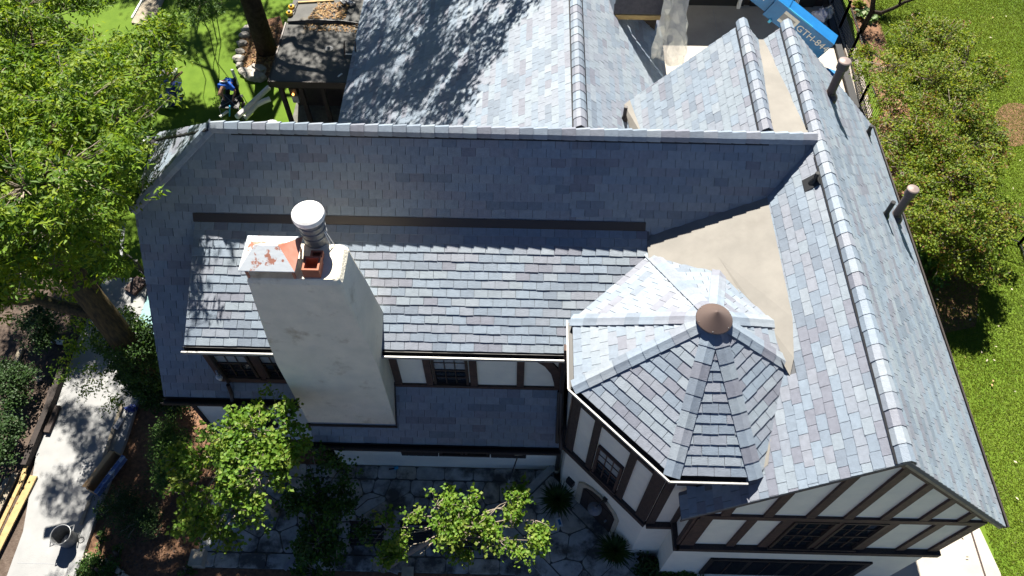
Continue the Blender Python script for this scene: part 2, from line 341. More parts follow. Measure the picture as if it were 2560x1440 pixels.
shingles('rwr', [(6.33, 4.57), (9.62, 4.57), (9.62, 15.62), (6.33, 15.62)], h_rwr, (9.62, 4.57), (0, 1), seed=10, thick=.024)
b = MB(); P = [(2.8, 9.2), (4.4, 7.6), (5.0, 7.1), (5.17, 6.72), (5.27, 7.05), (5.37, 7.9), (5.40, 9.5), (5.42, 11.02), (2.8, 10.42)]
PH = [min(h_crk(x, y), h_rwl(x, y)+.03) if x > 5.1 else h_crk(x, y) for x, y in P]; cz = (4.2, 9.6, h_crk(4.2, 9.6)); k = len(P)
b.add([(x, y, z) for (x, y), z in zip(P, PH)]+[cz], [(i, (i+1) % k, k) for i in range(k)])
b.add([(4.48, 5.05, h_rwl(4.48, 5.0)+.032), (4.66, 5.16, h_rwl(4.66, 5.3)+.032), (4.76, 5.62, h_rwl(4.76, 6.)+.032), (4.6, 5.5, h_rwl(4.6, 5.6)+.032)], [(0, 1, 2, 3)])
H('flat_roof_cricket', b, M['membrane'])
b = MB(); P = [(5.3, 12.0), (6.35, 12.0), (6.05, 15.6), (5.6, 15.6)]
b.prism([(x, y, h_crk2(x, y)) for x, y in P], (0, 0, -.08)); H('flat_roof_cricket', b, M['membrane'])
DECK['bl'] = deck('rear_gable_left_slope', [(2.85, 12.6), (5.26, 11.9), (5.26, 15.62), (2.85, 15.62)], h_bl)
shingles('bl', [(2.98, 14.3), (5.26, 11.8), (5.26, 15.62), (2.82, 15.62)], h_bl, (2.82, 15.62), (0, 1), seed=12, cull=False)
shingles('bl', [(2.98, 14.3), (2.98, 12.2), (5.26, 11.8)], h_bl, (2.82, 15.62), (0, 1), seed=13, cull=False)
DECK['br'] = deck('rear_gable_right_slope', [(5.26, 11.9), (5.8, 11.9), (5.9, 15.62), (5.26, 15.62)], h_br)
shingles('br', [(5.26, 12.0), (5.5, 12.0), (5.76, 15.62), (5.26, 15.62)], h_br, (5.76, 15.62), (0, 1), seed=14, cull=False)
DECK['al'] = deck('rear_wing_left_slope', [(-6.0, 14.0), (1.37, 12.4), (1.37, 25.5), (-6.0, 25.5)], h_al)
shingles('al', [(-6.0, 13.2), (1.37, 13.2), (1.37, 25.2), (-6.0, 25.2)], h_al, (-6.0, 13.2), (0, 1), seed=15)
DECK['ar'] = deck('rear_wing_right_slope', [(1.37, 12.4), (4.29, 14.0), (4.29, 25.5), (1.37, 25.5)], h_ar)
shingles('ar', [(1.37, 13.2), (4.29, 13.2), (4.29, 25.2), (1.37, 25.2)], h_ar, (4.29, 13.2), (0, 1), seed=16)
b = MB(); b.prism([(2.9, 13.6, h_ar(2.9, 13.6)+.05), (3.05, 14.0, h_bl(3.05, 14)+.05), (2.84, 15.6, h_bl(2.84, 15.6)+.05), (2.66, 15.3, h_ar(2.66, 15.3)+.05)], (0, 0, -.03)); H('valley_membrane', b, M['membrane'])
# turret roof
DECK['tur'] = None
b = MB(); n = 8
b.add([(x, y, TE-.07) for x, y in TP]+[(x, y, TE-.006) for x, y in TP]+[(TC[0], TC[1], TA-.006)], [tuple(range(7, -1, -1))]+[(i, (i+1) % 8, 8+(i+1) % 8, 8+i) for i in range(8)]+[(8+i, 8+(i+1) % 8, 16) for i in range(8)])
DECK['tur'] = H('turret_roof', b, M['deck'])
for i in range(8):
    p, q = TP[i], TP[(i+1) % 8]; mx, my = (p[0]+q[0])/2-TC[0], (p[1]+q[1])/2-TC[1]; L = math.hypot(mx, my); sx, sy = mx/L, my/L
    hf = lambda x, y, sx=sx, sy=sy, L=L: TA-1.5*((x-TC[0])*sx+(y-TC[1])*sy)/L
    shingles('tur', [p, q, (TC[0]+.02*sx, TC[1]+.02*sy)], hf, p, (q[0]-p[0], q[1]-p[1]), seed=20+i, thick=.024, cull=False)
# ridge and hip caps
CAPS = []
def caps(parent, a, b, dl, dr, w=.15, pitch=.30, seed=1, lift=.035, rnd=.03, step=.013):
    """folded cap pieces from a (low end / start) to b; dl, dr: unit vectors lying down the two slopes"""
    rg = random.Random(seed); a = np.array(a, float); b = np.array(b, float); d = nrm(b-a); L = np.linalg.norm(b-a); n = round(L/pitch); p = L/n
    dl = nrm(dl); dr = nrm(dr); up = nrm(-(dl+dr)); nl = nrm(up-dl*(up@dl)); nr = nrm(up-dr*(up@dr))
    for i in range(n):
        s0 = a+d*p*i; s1 = a+d*(p*(i+1)+.03); ww = w*rg.uniform(.97, 1.03)
        def sec(o, hgt): return [o+dl*ww+nl*hgt, o+dl*ww*.45+nl*(hgt+rnd*.5), o+up*(hgt+.012), o+dr*ww*.45+nr*(hgt+rnd*.5), o+dr*ww+nr*hgt]
        A = sec(s0, lift+.004+step+rg.uniform(-.003, .003)); B = sec(s1, lift+.004)
        A2 = [q-up*.022 for q in A]; B2 = [q-up*.022 for q in B]
        vs = A+B+A2+B2; fs = []
        for k in range(4): fs += [(k, k+1, 5+k+1, 5+k), (10+k+1, 10+k, 15+k, 15+k+1), (k+1, k, 10+k, 10+k+1)]
        fs += [(0, 5, 15, 10), (9, 4, 14, 19)]
        mb = MB(); mb.add(vs, fs); o = H('ridge_cap', mb, SLATE[rg.choices(range(8), SLW)[0]], parent)
def vent(a, b, dl, dr, w=.175, t=.05, w2=None):
    a = np.array(a, float); b = np.array(b, float); mb = MB(); dl = nrm(dl); dr = nrm(dr); up = nrm(-(dl+dr))
    nl = nrm(up-dl*(up@dl)); nr = nrm(up-dr*(up@dr))
    def sec(o): return [o+dl*w+nl*.005, o+dl*w+nl*t*.85, o+up*t, o+dr*(w2 or w)+nr*t*.85, o+dr*(w2 or w)+nr*.005]
    A, B = sec(a), sec(b); mb.add(A+B, [(0, 1, 6, 5), (1, 2, 7, 6), (2, 3, 8, 7), (3, 4, 9, 8), (4, 3, 2, 1, 0), (5, 6, 7, 8, 9)]); H('ridge_vent', mb, M['black'])
dF, dB = nrm((0, -1, -1.335)), nrm((0, 1, -1.335))
caps(DECK['main'], (6.25, 11.8, 8.63), (-6.74, 11.8, 8.63), dF, dB, w=.165, seed=31, rnd=.07, step=.030)
vent((5.25, 11.8, 8.63), (-6.3, 11.8, 8.63), dF, dB, w=.215, t=.045)
dL, dR = nrm((-1, 0, -1.1)), nrm((1, 0, -1.0))
caps(DECK['rwl'], (6.33, 4.57, 8.6), (6.33, 15.7, 8.6), dL, dR, w=.175, seed=32, rnd=.05, pitch=.31)
vent((6.33, 4.58, 8.6), (6.33, 11.4, 8.6), dL, dR, w=.215, w2=.15); vent((6.33, 12.2, 8.6), (6.33, 15.6, 8.6), dL, dR, w=.215, w2=.15)
caps(DECK['bl'], (5.26, 12.0, 8.6), (5.26, 15.72, 8.6), nrm((-1, 0, -1.06)), nrm((1, 0, -1.06)), w=.175, seed=33, rnd=.05)
vent((5.26, 12.0, 8.6), (5.26, 15.6, 8.6), nrm((-1, 0, -1.06)), nrm((1, 0, -1.06)), w=.215, w2=.15)
caps(DECK['al'], (1.37, 13.3, 7.3), (1.37, 25.0, 7.3), nrm((-1, 0, -.61)), nrm((1, 0, -.9)), w=.17, seed=34, pitch=.31)
vent((1.37, 13.3, 7.3), (1.37, 25.0, 7.3), nrm((-1, 0, -.61)), nrm((1, 0, -.9)), w=.215)
hA, hB = np.array((-8.74, 10.64, h_hip(-8.74, 0))), np.array((-6.74, 11.8, 8.63)); hd = nrm(hB-hA)
def indir(normal, axis, toward):
    v = np.cross(normal, axis); v = nrm(v); return v if v@np.array(toward) > 0 else -v
nF, nB, nH = nrm((0, -1.335, 1)), nrm((0, 1.335, 1)), nrm((-.755, 0, 1))
caps(DECK['hip'], hA, hB, indir(nH, hd, (-1, .3, -1)), indir(nF, hd, (.3, -1, -1)), w=.16, seed=35, lift=.03)
hA2 = np.array((-8.74, 12.96, h_hip(-8.74, 0))); hd2 = nrm(hB-hA2)
caps(DECK['hip'], hA2, hB, indir(nH, hd2, (-1, -.3, -1)), indir(nB, hd2, (.3, 1, -1)), w=.16, seed=36, lift=.03)
vent(hA2, hB, indir(nH, hd2, (-1, -.3, -1)), indir(nB, hd2, (.3, 1, -1)), w=.20)
def facetn(i):
    p, q = np.array((*TP[i], TE)), np.array((*TP[(i+1) % 8], TE)); n_ = nrm(np.cross(q-p, np.array((*TC, TA))-p)); return n_ if n_[2] > 0 else -n_
AP = np.array((*TC, TA))
for i in range(8):
    c = np.array((*TP[i], TE)); d = nrm(AP-c); n1, n2 = facetn((i-1) % 8), facetn(i)
    m1 = (np.array(TP[(i-1) % 8])+np.array(TP[i]))/2-TC; m2 = (np.array(TP[i])+np.array(TP[(i+1) % 8]))/2-TC
    out1 = nrm(np.array(TP[(i-1) % 8])-np.array(TP[i])); out2 = nrm(np.array(TP[(i+1) % 8])-np.array(TP[i]))
    end = AP-d*.26
    caps(DECK['tur'], c-d*.03, end, indir(n1, d, (*out1, 0)), indir(n2, d, (*out2, 0)), w=.15, seed=40+i, lift=.03, rnd=.004)
b = MB(); b.lathe((TC[0], TC[1], TA-.02), [(.01, .0), (.33, -.07), (.345, -.05), (.335, -.03), (.03, .20), (.004, .215)], 40); H('cone_cap', b, M['copper'])
b = MB()
for a in range(6):
    t = a*math.pi/3+.3; b.lathe((TC[0]+.315*math.cos(t), TC[1]+.315*math.sin(t), TA-.05), [(.001, .012), (.012, .014), (.008, .024), (.001, .026)], 6)
H('screw_heads', b, M['steel'])
# tiles: the 300 that show largest are objects, the rest one mesh
def shows(t):
    vs, fs, c, me, N = t; cc = vs.mean(0); d = cc-CAM
    if N@d >= 0: return 0
    n = len(vs)//2; p = proj(vs[n:]); q = p.mean(0)
    if not (0 < q[0] < 2560 and 0 < q[1] < 1440): return 0
    return area2([tuple(k) for k in p])
_a = [shows(t) for t in TILES]; _ord = sorted(range(len(TILES)), key=lambda i: -_a[i]); _single = set(_ord[:300])
for i in sorted(_single):
    vs, fs, c, me, N = TILES[i]; mb = MB(); mb.add(vs, fs); H('shingle', mb, SLATE[c], DECK[me])
mb = MB()
for i, (vs, fs, c, me, N) in enumerate(TILES):
    if i not in _single: mb.add(vs, fs, c)
H('shingles', mb, SLATE, kind='stuff')
print('tiles', len(TILES))
# ---------------------------------------------------------------- walls
def wall(name, poly, base, vec, m='stucco', **kw):
    b = MB(); b.prism(poly, vec); return H(name, b, M[m], **kw)
wall('front_wall', [(-5.11, 7.45, 0), (1.3, 7.45, 0), (1.3, 7.45, 2.62), (-5.11, 7.45, 2.62)], 0, (0, .3, 0))
wall('front_wall', [(-8.42, 8.15, 0), (-5.11, 8.15, 0), (-5.11, 8.15, 3.52), (-8.42, 8.15, 3.52)], 0, (0, .3, 0))
wall('return_wall', [(-5.11, 7.45, 0), (-5.11, 8.15, 0), (-5.11, 8.15, 3.4), (-5.11, 7.45, 2.62)], 0, (.25, 0, 0))
wall('side_wall', [(-8.42, 8.45, 0), (-8.42, 15.2, 0), (-8.42, 15.2, 3.9), (-8.42, 12.85, 7.0), (-8.42, 10.75, 7.0), (-8.42, 8.45, 3.9)], 0, (.25, 0, 0))
wall('back_wall', [(-8.42, 15.2, 0), (-5.9, 15.2, 0), (-5.9, 15.2, 3.9), (-8.42, 15.2, 3.9)], 0, (0, .25, 0))
wall('dormer_wall', [(-7.14, 8.15, 3.7), (1.06, 8.15, 3.7), (1.06, 8.15, 5.70), (-7.14, 8.15, 5.70)], 0, (0, .25, 0))
wall('dormer_cheek', [(-7.14, 8.4, 3.95), (-7.14, 10.4, 6.75), (-7.14, 8.4, 5.85)], 0, (.12, 0, 0))
wall('gable_wall', [(3.65, 4.7, 0), (9.35, 4.7, 0), (9.35, 4.7, 5.5), (6.33, 4.7, 8.48), (3.65, 4.7, 5.55)], 0, (0, .3, 0))
wall('gable_side_wall', [(3.65, 5.0, 0), (3.65, 5.35, 0), (3.65, 5.35, 5.5), (3.65, 5.0, 5.5)], 0, (.3, 0, 0))
wall('right_side_wall', [(9.35, 5.0, 0), (9.35, 15.4, 0), (9.35, 15.4, 5.5), (9.35, 5.0, 5.5)], 0, (-.3, 0, 0))
wall('rear_gable_wall', [(4.2, 15.4, 0), (9.35, 15.4, 0), (9.35, 15.4, 5.4), (6.33, 15.4, 8.4), (5.85, 15.4, 7.9), (5.26, 15.4, 8.4), (3.0, 15.4, 6.0)], 0, (0, -.3, 0))
wall('rear_wing_wall', [(4.1, 15.5, 0), (4.1, 25.2, 0), (4.1, 25.2, 4.7), (4.1, 15.5, 4.7)], 0, (-.3, 0, 0))
wall('rear_wing_wall', [(-5.8, 15.2, 0), (-5.8, 25.2, 0), (-5.8, 25.2, 2.75), (-5.8, 15.2, 2.75)], 0, (.3, 0, 0))
wall('rear_wing_end_wall', [(-5.8, 25.2, 0), (4.1, 25.2, 0), (4.1, 25.2, 4.7), (1.37, 25.2, 7.1), (-5.8, 25.2, 2.75)], 0, (0, .2, 0))
TW = [(1.21, 8.05), (1.21, 6.98), (2.97, 5.20), (4.33, 5.20), (6.05, 6.9), (6.05, 8.05), (4.33, 9.76), (2.97, 9.76)]
b = MB(); b.hexa([(x, y, 0) for x, y in TW], [(x, y, TE-.07) for x, y in TW]); H('turret_wall', b, M['stucco'])
# ---------------------------------------------------------------- timber framing
def board(p, q, w, n, t=.05, m='timber_red', name='timber', lab=None):
    """timber from p to q on a wall with outward normal n"""
    n = nrm(n); p = np.array(p, float)+n*t/2; q = np.array(q, float)+n*t/2; mb = MB(); mb.beam(p, q, w, t+.004, n); return H(name, mb, M[m], label=lab)
NF = (0, -1, 0); GY = 4.7
def gb(x0, y0, x1, y1, w, t=.05, **k): return board(Y(x0, y0, GY), Y(x1, y1, GY), w, NF, t, **k)
for x0, y0, x1, y1 in [(1830, 1280, 1801, 1291), (1937, 1240, 1924, 1292), (2108, 1207, 2023, 1293), (2259, 1174, 2118, 1294), (2322, 1208, 2209, 1296), (2374, 1249, 2308, 1297), (2417, 1286, 2404, 1300)]:
    p, q = Y(x0, y0, GY), Y(x1, y1, GY); xm = (p[0]*.3+q[0]*.7); top = min(h_rwl(xm, 0), h_rwr(xm, 0))-.12
    board((xm, GY, max(top, q[2]+.1)), (xm, GY, q[2]), .175, NF)
hr = Y(2200, 1298, GY)[2]; hs = 3.02
board((3.70, GY, hr), (9.33, GY, hr), .21, NF, .056)
mb = MB(); mb.box(3.60, 9.42, GY-.13, GY-.003, hs-.10, hs+.09); H('sill_trim', mb, M['timber'])
mb = MB(); mb.box(3.54, 3.648, GY-.13, 5.3, hs-.10, hs+.09); H('sill_trim', mb, M['timber'])
for x, w in [(3.82, .30), (4.78, .17), (5.49, .20), (6.55, .10), (7.61, .20), (8.52, .17), (9.24, .20)]: board((x, GY, hr-.1), (x, GY, hs+.09), w, NF)
board((3.65, 4.72, hr), (3.65, 4.72, hs), .12, (-1, 0, 0))
board((3.7, GY, h_rwl(3.7, 0)-.22), (6.33, GY, 8.36), .17, NF, .045, name='rake_trim'); board((6.33, GY, 8.36), (9.33, GY, h_rwr(9.33, 0)-.22), .20, NF, .045, name='rake_trim')
# barge boards and soffit
for (xa, xb, hf) in ((3.3, 6.33, h_rwl), (9.62, 6.33, h_rwr)):
    mb = MB(); mb.prism([(xa, 4.575, hf(xa, 0)-.005), (xb, 4.575, hf(xb, 0)-.005), (xb, 4.575, hf(xb, 0)-.19), (xa, 4.575, hf(xa, 0)-.19)], (0, .03, 0)); H('barge_board', mb, M['timber_red'] if xa < 5 else M['oldwood'])
# turret timbering on its left front face
A3, B3 = np.array((1.21, 6.98, 0)), np.array((2.97, 5.20, 0)); TN = nrm((-1.78, -1.76, 0)); TX = nrm(B3-A3); TL = np.linalg.norm(B3-A3)
def tb(s0, h0, s1, h1, w, t=.05, m='timber', **k): return board(A3+TX*s0+np.array((0, 0, h0)), A3+TX*s1+np.array((0, 0, h1)), w, TN, t, m, **k)
hb = 2.9
mb = MB(); p0, p1 = A3-TX*.05+np.array((0, 0, hb)), B3+TX*.03+np.array((0, 0, hb)); mb.beam(p0+TN*.05, p1+TN*.05, .10, .17, (0, 0, 1)); H('sill_trim', mb, M['timber'])
mb = MB(); mb.box(2.99, 3.64, 5.08, 5.197, hb-.085, hb+.085); H('sill_trim', mb, M['timber'])
for s, w in ((.10, .19), (.72, .17), (1.70, .17), (2.36, .28)): tb(s, 6.5, s, hb+.08, w)
tb(.19, 5.62, .64, 5.62, .11, .04); tb(.80, 5.62, 1.62, 5.62, .11, .04); tb(1.78, 5.62, 2.22, 5.62, .11, .04)
board((2.97+.10, 5.2, 6.5), (2.97+.10, 5.2, hb+.08), .19, NF, m='timber'); board((3.2, 5.2, 5.62), (4.2, 5.2, 5.62), .12, NF, m='timber')
board((3.58, 5.2, 5.5), (3.58, 5.2, hb+.08), .12, NF, m='timber')
board((1.21, 7.06, 6.5), (1.21, 7.06, hb+.08), .14, (-1, 0, 0), m='timber')
mb = MB(); mb.box(1.10, 1.207, 7.0, 8.0, hb-.08, hb+.08); H('sill_trim', mb, M['timber'])
# ---------------------------------------------------------------- windows
def window(o, ex, n, x0, x1, z0, z1, cols=3, rows=2, blind=True, frame='frame', sash=True, name='window'):
    """double-hung window on a wall: o origin, ex along the wall, n outward"""
    o = np.array(o, float); ex = nrm(ex); n = nrm(n); uz = np.array((0, 0, 1.0))
    def bx(mb, a, b, c, d, e, f, mi=0):
        mb.hexa([o+ex*a+n*e+uz*c, o+ex*b+n*e+uz*c, o+ex*b+n*f+uz*c, o+ex*a+n*f+uz*c], [o+ex*a+n*e+uz*d, o+ex*b+n*e+uz*d, o+ex*b+n*f+uz*d, o+ex*a+n*f+uz*d], mi)
    mb = MB(); w = .06
    bx(mb, x0, x0+w, z0, z1, .0, .075); bx(mb, x1-w, x1, z0, z1, .0, .075); bx(mb, x0+w, x1-w, z1-w, z1, .0, .073); bx(mb, x0-.03, x1+.03, z0-.03, z0+w*.8, .0, .10)
    fr = H(name, mb, M[frame]); zm = (z0+z1)/2
    mb = MB(); bx(mb, x0+w, x1-w, z0+w*.8, zm, .008, .016); H('pane', mb, M['glass'], fr)
    mb = MB(); bx(mb, x0+w, x1-w, zm, z1-w, .014, .024); H('pane', mb, M['blind' if blind else 'glass'], fr)
    mb = MB(); bx(mb, x0+w, x1-w, zm-.03, zm+.02, .012, .06); H('meeting_rail', mb, M[frame], fr)
    mb = MB()
    for k in range(1, cols): xx = x0+w+(x1-x0-2*w)*k/cols; bx(mb, xx-.011, xx+.011, z0+w*.8, z1-w, .010, .042)
    for zz in ((zm+z1-w)/2, (z0+zm)/2): bx(mb, x0+w, x1-w, zz-.010, zz+.010, .010, .040)
    H('glazing_bars', mb, M[frame], fr); return fr
O = (0, 8.15, 0); EX = (1, 0, 0)
window(O, EX, NF, -2.0, -1.17, 3.84, 5.32)
window(O, EX, NF, -7.02, -6.18, 3.96, 5.42); window(O, EX, NF, -5.98, -5.2, 3.96, 5.42)
for x, w in ((-7.12, .16), (-6.08, .16), (-2.87, .17), (-2.11, .17), (-1.05, .17), (.05, .17), (.98, .14)): board((x, 8.15, 5.5), (x, 8.15, 3.74), w, NF)
board((-7.14, 8.15, 3.82), (-5.1, 8.15, 3.82), .12, NF, .07); board((-3.0, 8.15, 3.74), (1.05, 8.15, 3.74), .10, NF, .06); board((-7.14, 8.15, 5.55), (1.05, 8.15, 5.55), .12, NF, .04)
pts = [(.14, 5.38), (.40, 5.24), (.62, 4.98), (.78, 4.62), (.86, 4.2), (.90, 3.80)]
mb = MB()
lo_ = [(x-.02, 8.095, z-.10+i*.0) for i, (x, z) in enumerate(pts)]; hi_ = [(x+.09+.025*i, 8.095, z+.08) for i, (x, z) in enumerate(pts)]
for i in range(5): mb.prism([lo_[i], lo_[i+1], hi_[i+1], hi_[i]], (0, .053, 0))
H('curved_brace', mb, M['timber_red'])
WO, WX = A3, TX
window(WO, WX, TN, .86, 1.58, 3.06, 4.62, 3, frame='timber_red')
window((0, GY, 0), EX, NF, 5.62, 6.50, 3.14, hr-.12, 3, blind=False); window((0, GY, 0), EX, NF, 6.60, 7.50, 3.14, hr-.12, 3, blind=False)
# big lower front window of the gable
mb = MB(); mb.box(4.62, 8.40, GY-.05, GY-.003, .55, 1.95); bw = H('lower_window', mb, M['darkwood'])
for k in range(4):
    xa = 4.72+k*.91; mb = MB(); mb.box(xa, xa+.80, GY-.058, GY-.052, .65, 1.82); H('pane', mb, M['glass'], bw)
    mb = MB(); mb.box(xa+.385, xa+.415, GY-.075, GY-.060, .65, 1.82); H('glazing_bar', mb, M['frame'], bw)
# paired window with shutters under the long eave
for x0, x1 in ((-2.02, -1.42), (-1.36, -.74)): window((0, 7.45, 0), EX, NF, x0, x1, 1.12, 2.42, 3)
for x0, x1 in ((-3.05, -2.08), (-.68, .25)):
    mb = MB(); mb.box(x0, x1, 7.38, 7.447, 1.02, 2.46); sh = H('shutter', mb, M['darkwood'])
    for k in range(5):
        mb = MB(); d = (x1-x0)/5; mb.box(x0+d*k+.012, x0+d*(k+1)-.012, 7.362, 7.379, 1.05, 2.43); H('plank', mb, M['darkwood'], sh)
window((0, 8.15, 0), EX, NF, -7.6, -6.5, 1.1, 2.9, 3, blind=False)
board((-8.38, 8.15, 3.3), (-8.38, 8.15, 0), .10, NF, m='timber')
# ---------------------------------------------------------------- gutters and downspouts
def gutter(a, b, out, m='gutter', w=.13, d=.11):
    a = np.array(a, float); b = np.array(b, float); out = nrm(out); up = np.array((0, 0, 1.0)); mb = MB(); t = .012
    def bar(o0, o1, z0, z1, mi): mb.prism([a+out*o0+up*z0, a+out*o1+up*z0, a+out*o1+up*z1, a+out*o0+up*z1], b-a, mi)
    bar(0, t, -d, 0, 1); bar(t, w-t, -d, -d+t, 1); bar(w-t, w, -d, .015, 0); bar(w, w+.022, -.004, .018, 0); bar(w-t-.001, w-t, -d+t, .012, 1)
    return H('gutter', mb, [M[m], M['black']])  # trough inside coloured black, standing in for the shade within
gutter((-7.36, 7.945, 5.725), (-4.95, 7.945, 5.725), NF); gutter((-3.10, 7.945, 5.725), (1.0, 7.945, 5.725), NF)
gutter((-8.70, 7.82, 3.33), (-5.11, 7.82, 3.33), NF, 'bronze', .14, .13); gutter((-5.2, 7.12, 2.42), (1.08, 7.12, 2.42), NF, 'bronze', .14, .13)
_O = [np.array((x, y, TE-.02)) for x, y in TP]
def go(i, j, s=0.0, e=0.0):
    d = nrm(_O[j]-_O[i]); out = np.array((d[1], -d[0], 0)); out = out if out@(np.array((*(np.array(TP[i])+np.array(TP[j]))/2, 0))-np.array((*TC, 0))) > 0 else -out
    gutter(_O[i]-d*s, _O[j]+d*e, out, 'gutter', .12, .10)
go(0, 1, 0, .05); go(1, 2, .05, .05); go(2, 3, .05, -.15)
gutter((9.64, 4.57, 5.29), (9.64, 15.6, 5.29), (1, 0, 0), 'bronze', .06, .08)
def spout(pts, r=.045, m='bronze'):
    mb = MB(); mb.tube(pts, r, 8); return H('downspout', mb, M[m])
spout([(.98, 7.88, 5.62), (1.03, 7.98, 5.4), (1.03, 8.04, 4.2), (1.05, 8.02, 3.7), (1.08, 7.3, 2.72), (1.10, 7.1, 2.5), (1.10, 7.33, 2.2), (1.10, 7.36, .3)], .06)
spout([(1.0, 7.2, 2.6), (1.0, 8.05, 3.72)], .055)
spout([(-6.97, 7.98, 3.80), (-6.97, 7.9, 3.46), (-6.97, 7.78, 3.3)], .05)
spout([(-7.0, 8.1, 5.5), (-7.02, 8.06, 5.2), (-6.97, 8.05, 3.8)], .045)
mb = MB(); mb.lathe((1.10, 7.36, .12), [(.06, 0), (.09, .05), (.09, .2), (.07, .22)], 12); H('drain_collar', mb, M['stone'])
mb = MB(); mb.box(.98, 1.10, 7.86, 7.99, 5.62, 5.80); mb.box(.97, 1.09, 7.90, 8.05, 5.86, 6.02); H('downspout_head', mb, M['timber_red'])
# ---------------------------------------------------------------- chimney
lv = [(2.0, -5.16, -2.99, 7.47, 8.75), (5.95, -5.16, -2.99, 7.47, 8.75), (8.6, -4.95, -3.17, 7.475, 8.40), (9.02, -4.92, -3.19, 7.48, 8.37), (9.10, -4.88, -3.25, 7.53, 8.31)]
mb = MB(); vs = []
def ring(z, x0, x1, y0, y1, c):     # rounded corners
    o = []
    for cx, cy, a0 in ((x0+c, y0+c, 180), (x1-c, y0+c, 270), (x1-c, y1-c, 0), (x0+c, y1-c, 90)):
        for k in range(4): a = math.radians(a0+30*k); o.append((cx+c*math.cos(a)+RNG.normal(0, .003), cy+c*math.sin(a)+RNG.normal(0, .003), z))
    return o
zz = [2.0, 4.0, 5.95, 6.8, 7.7, 8.6, 8.98, 9.07, 9.10]
for z in zz:
    x0 = np.interp(z, [l[0] for l in lv], [l[1] for l in lv]); x1 = np.interp(z, [l[0] for l in lv], [l[2] for l in lv]); y0 = np.interp(z, [l[0] for l in lv], [l[3] for l in lv]); y1 = np.interp(z, [l[0] for l in lv], [l[4] for l in lv])
    vs += ring(z, x0, x1, y0, y1, np.interp(z, [2, 5.9, 8, 9.1], [.02, .02, .05, .12]))
nR = 16; fs = [tuple(range((len(zz)-1)*nR, len(zz)*nR))]
for i in range(len(zz)-1):
    for j in range(nR): fs.append((i*nR+j, i*nR+(j+1) % nR, (i+1)*nR+(j+1) % nR, (i+1)*nR+j))
mb.add(vs, fs); CH = H('chimney', mb, M['chimney'], smooth=False)
mb = MB(); mb.box(-5.20, -2.95, 7.40, 7.468, 2.62, 2.84); H('chimney_flashing', mb, M['bronze'])
mb = MB(); mb.prism([(-2.985, 7.42, 2.8), (-2.985, 8.14, 3.76), (-2.985, 8.14, 3.84), (-2.985, 7.42, 2.9)], (.03, 0, 0)); H('chimney_flashing', mb, M['bronze'])
# copper hip cap over the flue
z0 = 9.42; c4 = [(-4.93, 7.46), (-3.94, 7.46), (-3.94, 8.23), (-4.93, 8.23)]; r2 = [(-4.66, 7.85), (-4.24, 7.85)]; zt = z0+.24
V = [(x, y, z0) for x, y in c4]+[(x, y, zt) for x, y in r2]+[(x, y, z0-.02) for x, y in c4]
mb = MB(); mb.add(V, [(0, 1, 5, 4), (2, 3, 4, 5), (3, 0, 4), (6, 7, 1, 0), (7, 8, 2, 1), (8, 9, 3, 2), (9, 6, 0, 3), (9, 8, 7, 6)], 0); mb.add(V, [(1, 2, 5)], 1)
H('flue_cap', mb, [M['capmetal'], M['capmetal2']], CH)
for a in ((-4.85, 7.55), (-4.02, 7.55), (-4.02, 8.14), (-4.85, 8.14)):
    mb = MB(); mb.box(a[0]-.02, a[0]+.02, a[1]-.02, a[1]+.02, 9.09, z0-.005); H('cap_leg', mb, M['capmetal2'], CH)
def flue(x0, x1, y0, y1, z0, z1, t=.035):
    mb = MB(); mb.box(x0, x1, y0, y0+t, z0, z1); mb.box(x0, x1, y1-t, y1, z0, z1); mb.box(x0, x0+t, y0+t, y1-t, z0, z1-.004); mb.box(x1-t, x1, y0+t, y1-t, z0, z1-.004); mb.box(x0+t, x1-t, y0+t, y1-t, z0, z0+.05)
    return H('clay_flue', mb, M['terracotta'], CH)
flue(-3.86, -3.56, 7.56, 7.86, 9.09, 9.34); flue(-3.80, -3.58, 7.89, 8.08, 9.09, 9.22)
# round metal flue with rain cap behind the chimney top
mb = MB(); mb.lathe((-3.78, 8.42, 6.82), [(.22, 0), (.22, 2.45), (.235, 2.46), (.235, 2.50), (.22, 2.51), (.22, 2.60), (.24, 2.61), (.24, 2.66), (.225, 2.67), (.225, 2.74), (.245, 2.75), (.245, 2.81), (.23, 2.82), (.23, 2.98), (.12, 3.0)], 28); FL = H('metal_flue', mb, M['steel'], smooth=False)
mb = MB(); mb.lathe((-3.78, 8.42, 9.75), [(.235, 0), (.29, .02), (.295, .06), (.285, .12), (.24, .15), (.235, .145), (.21, .16), (.05, .175)], 36); H('rain_cap', mb, M['white'], FL)
for q in ((-3.42, 8.28), (-3.46, 8.22)):
    mb = MB(); mb.tube([(-3.62, 8.42, 9.6), (q[0], q[1], 9.08)], .008, 5); H('stay_wire', mb, M['white'], FL)
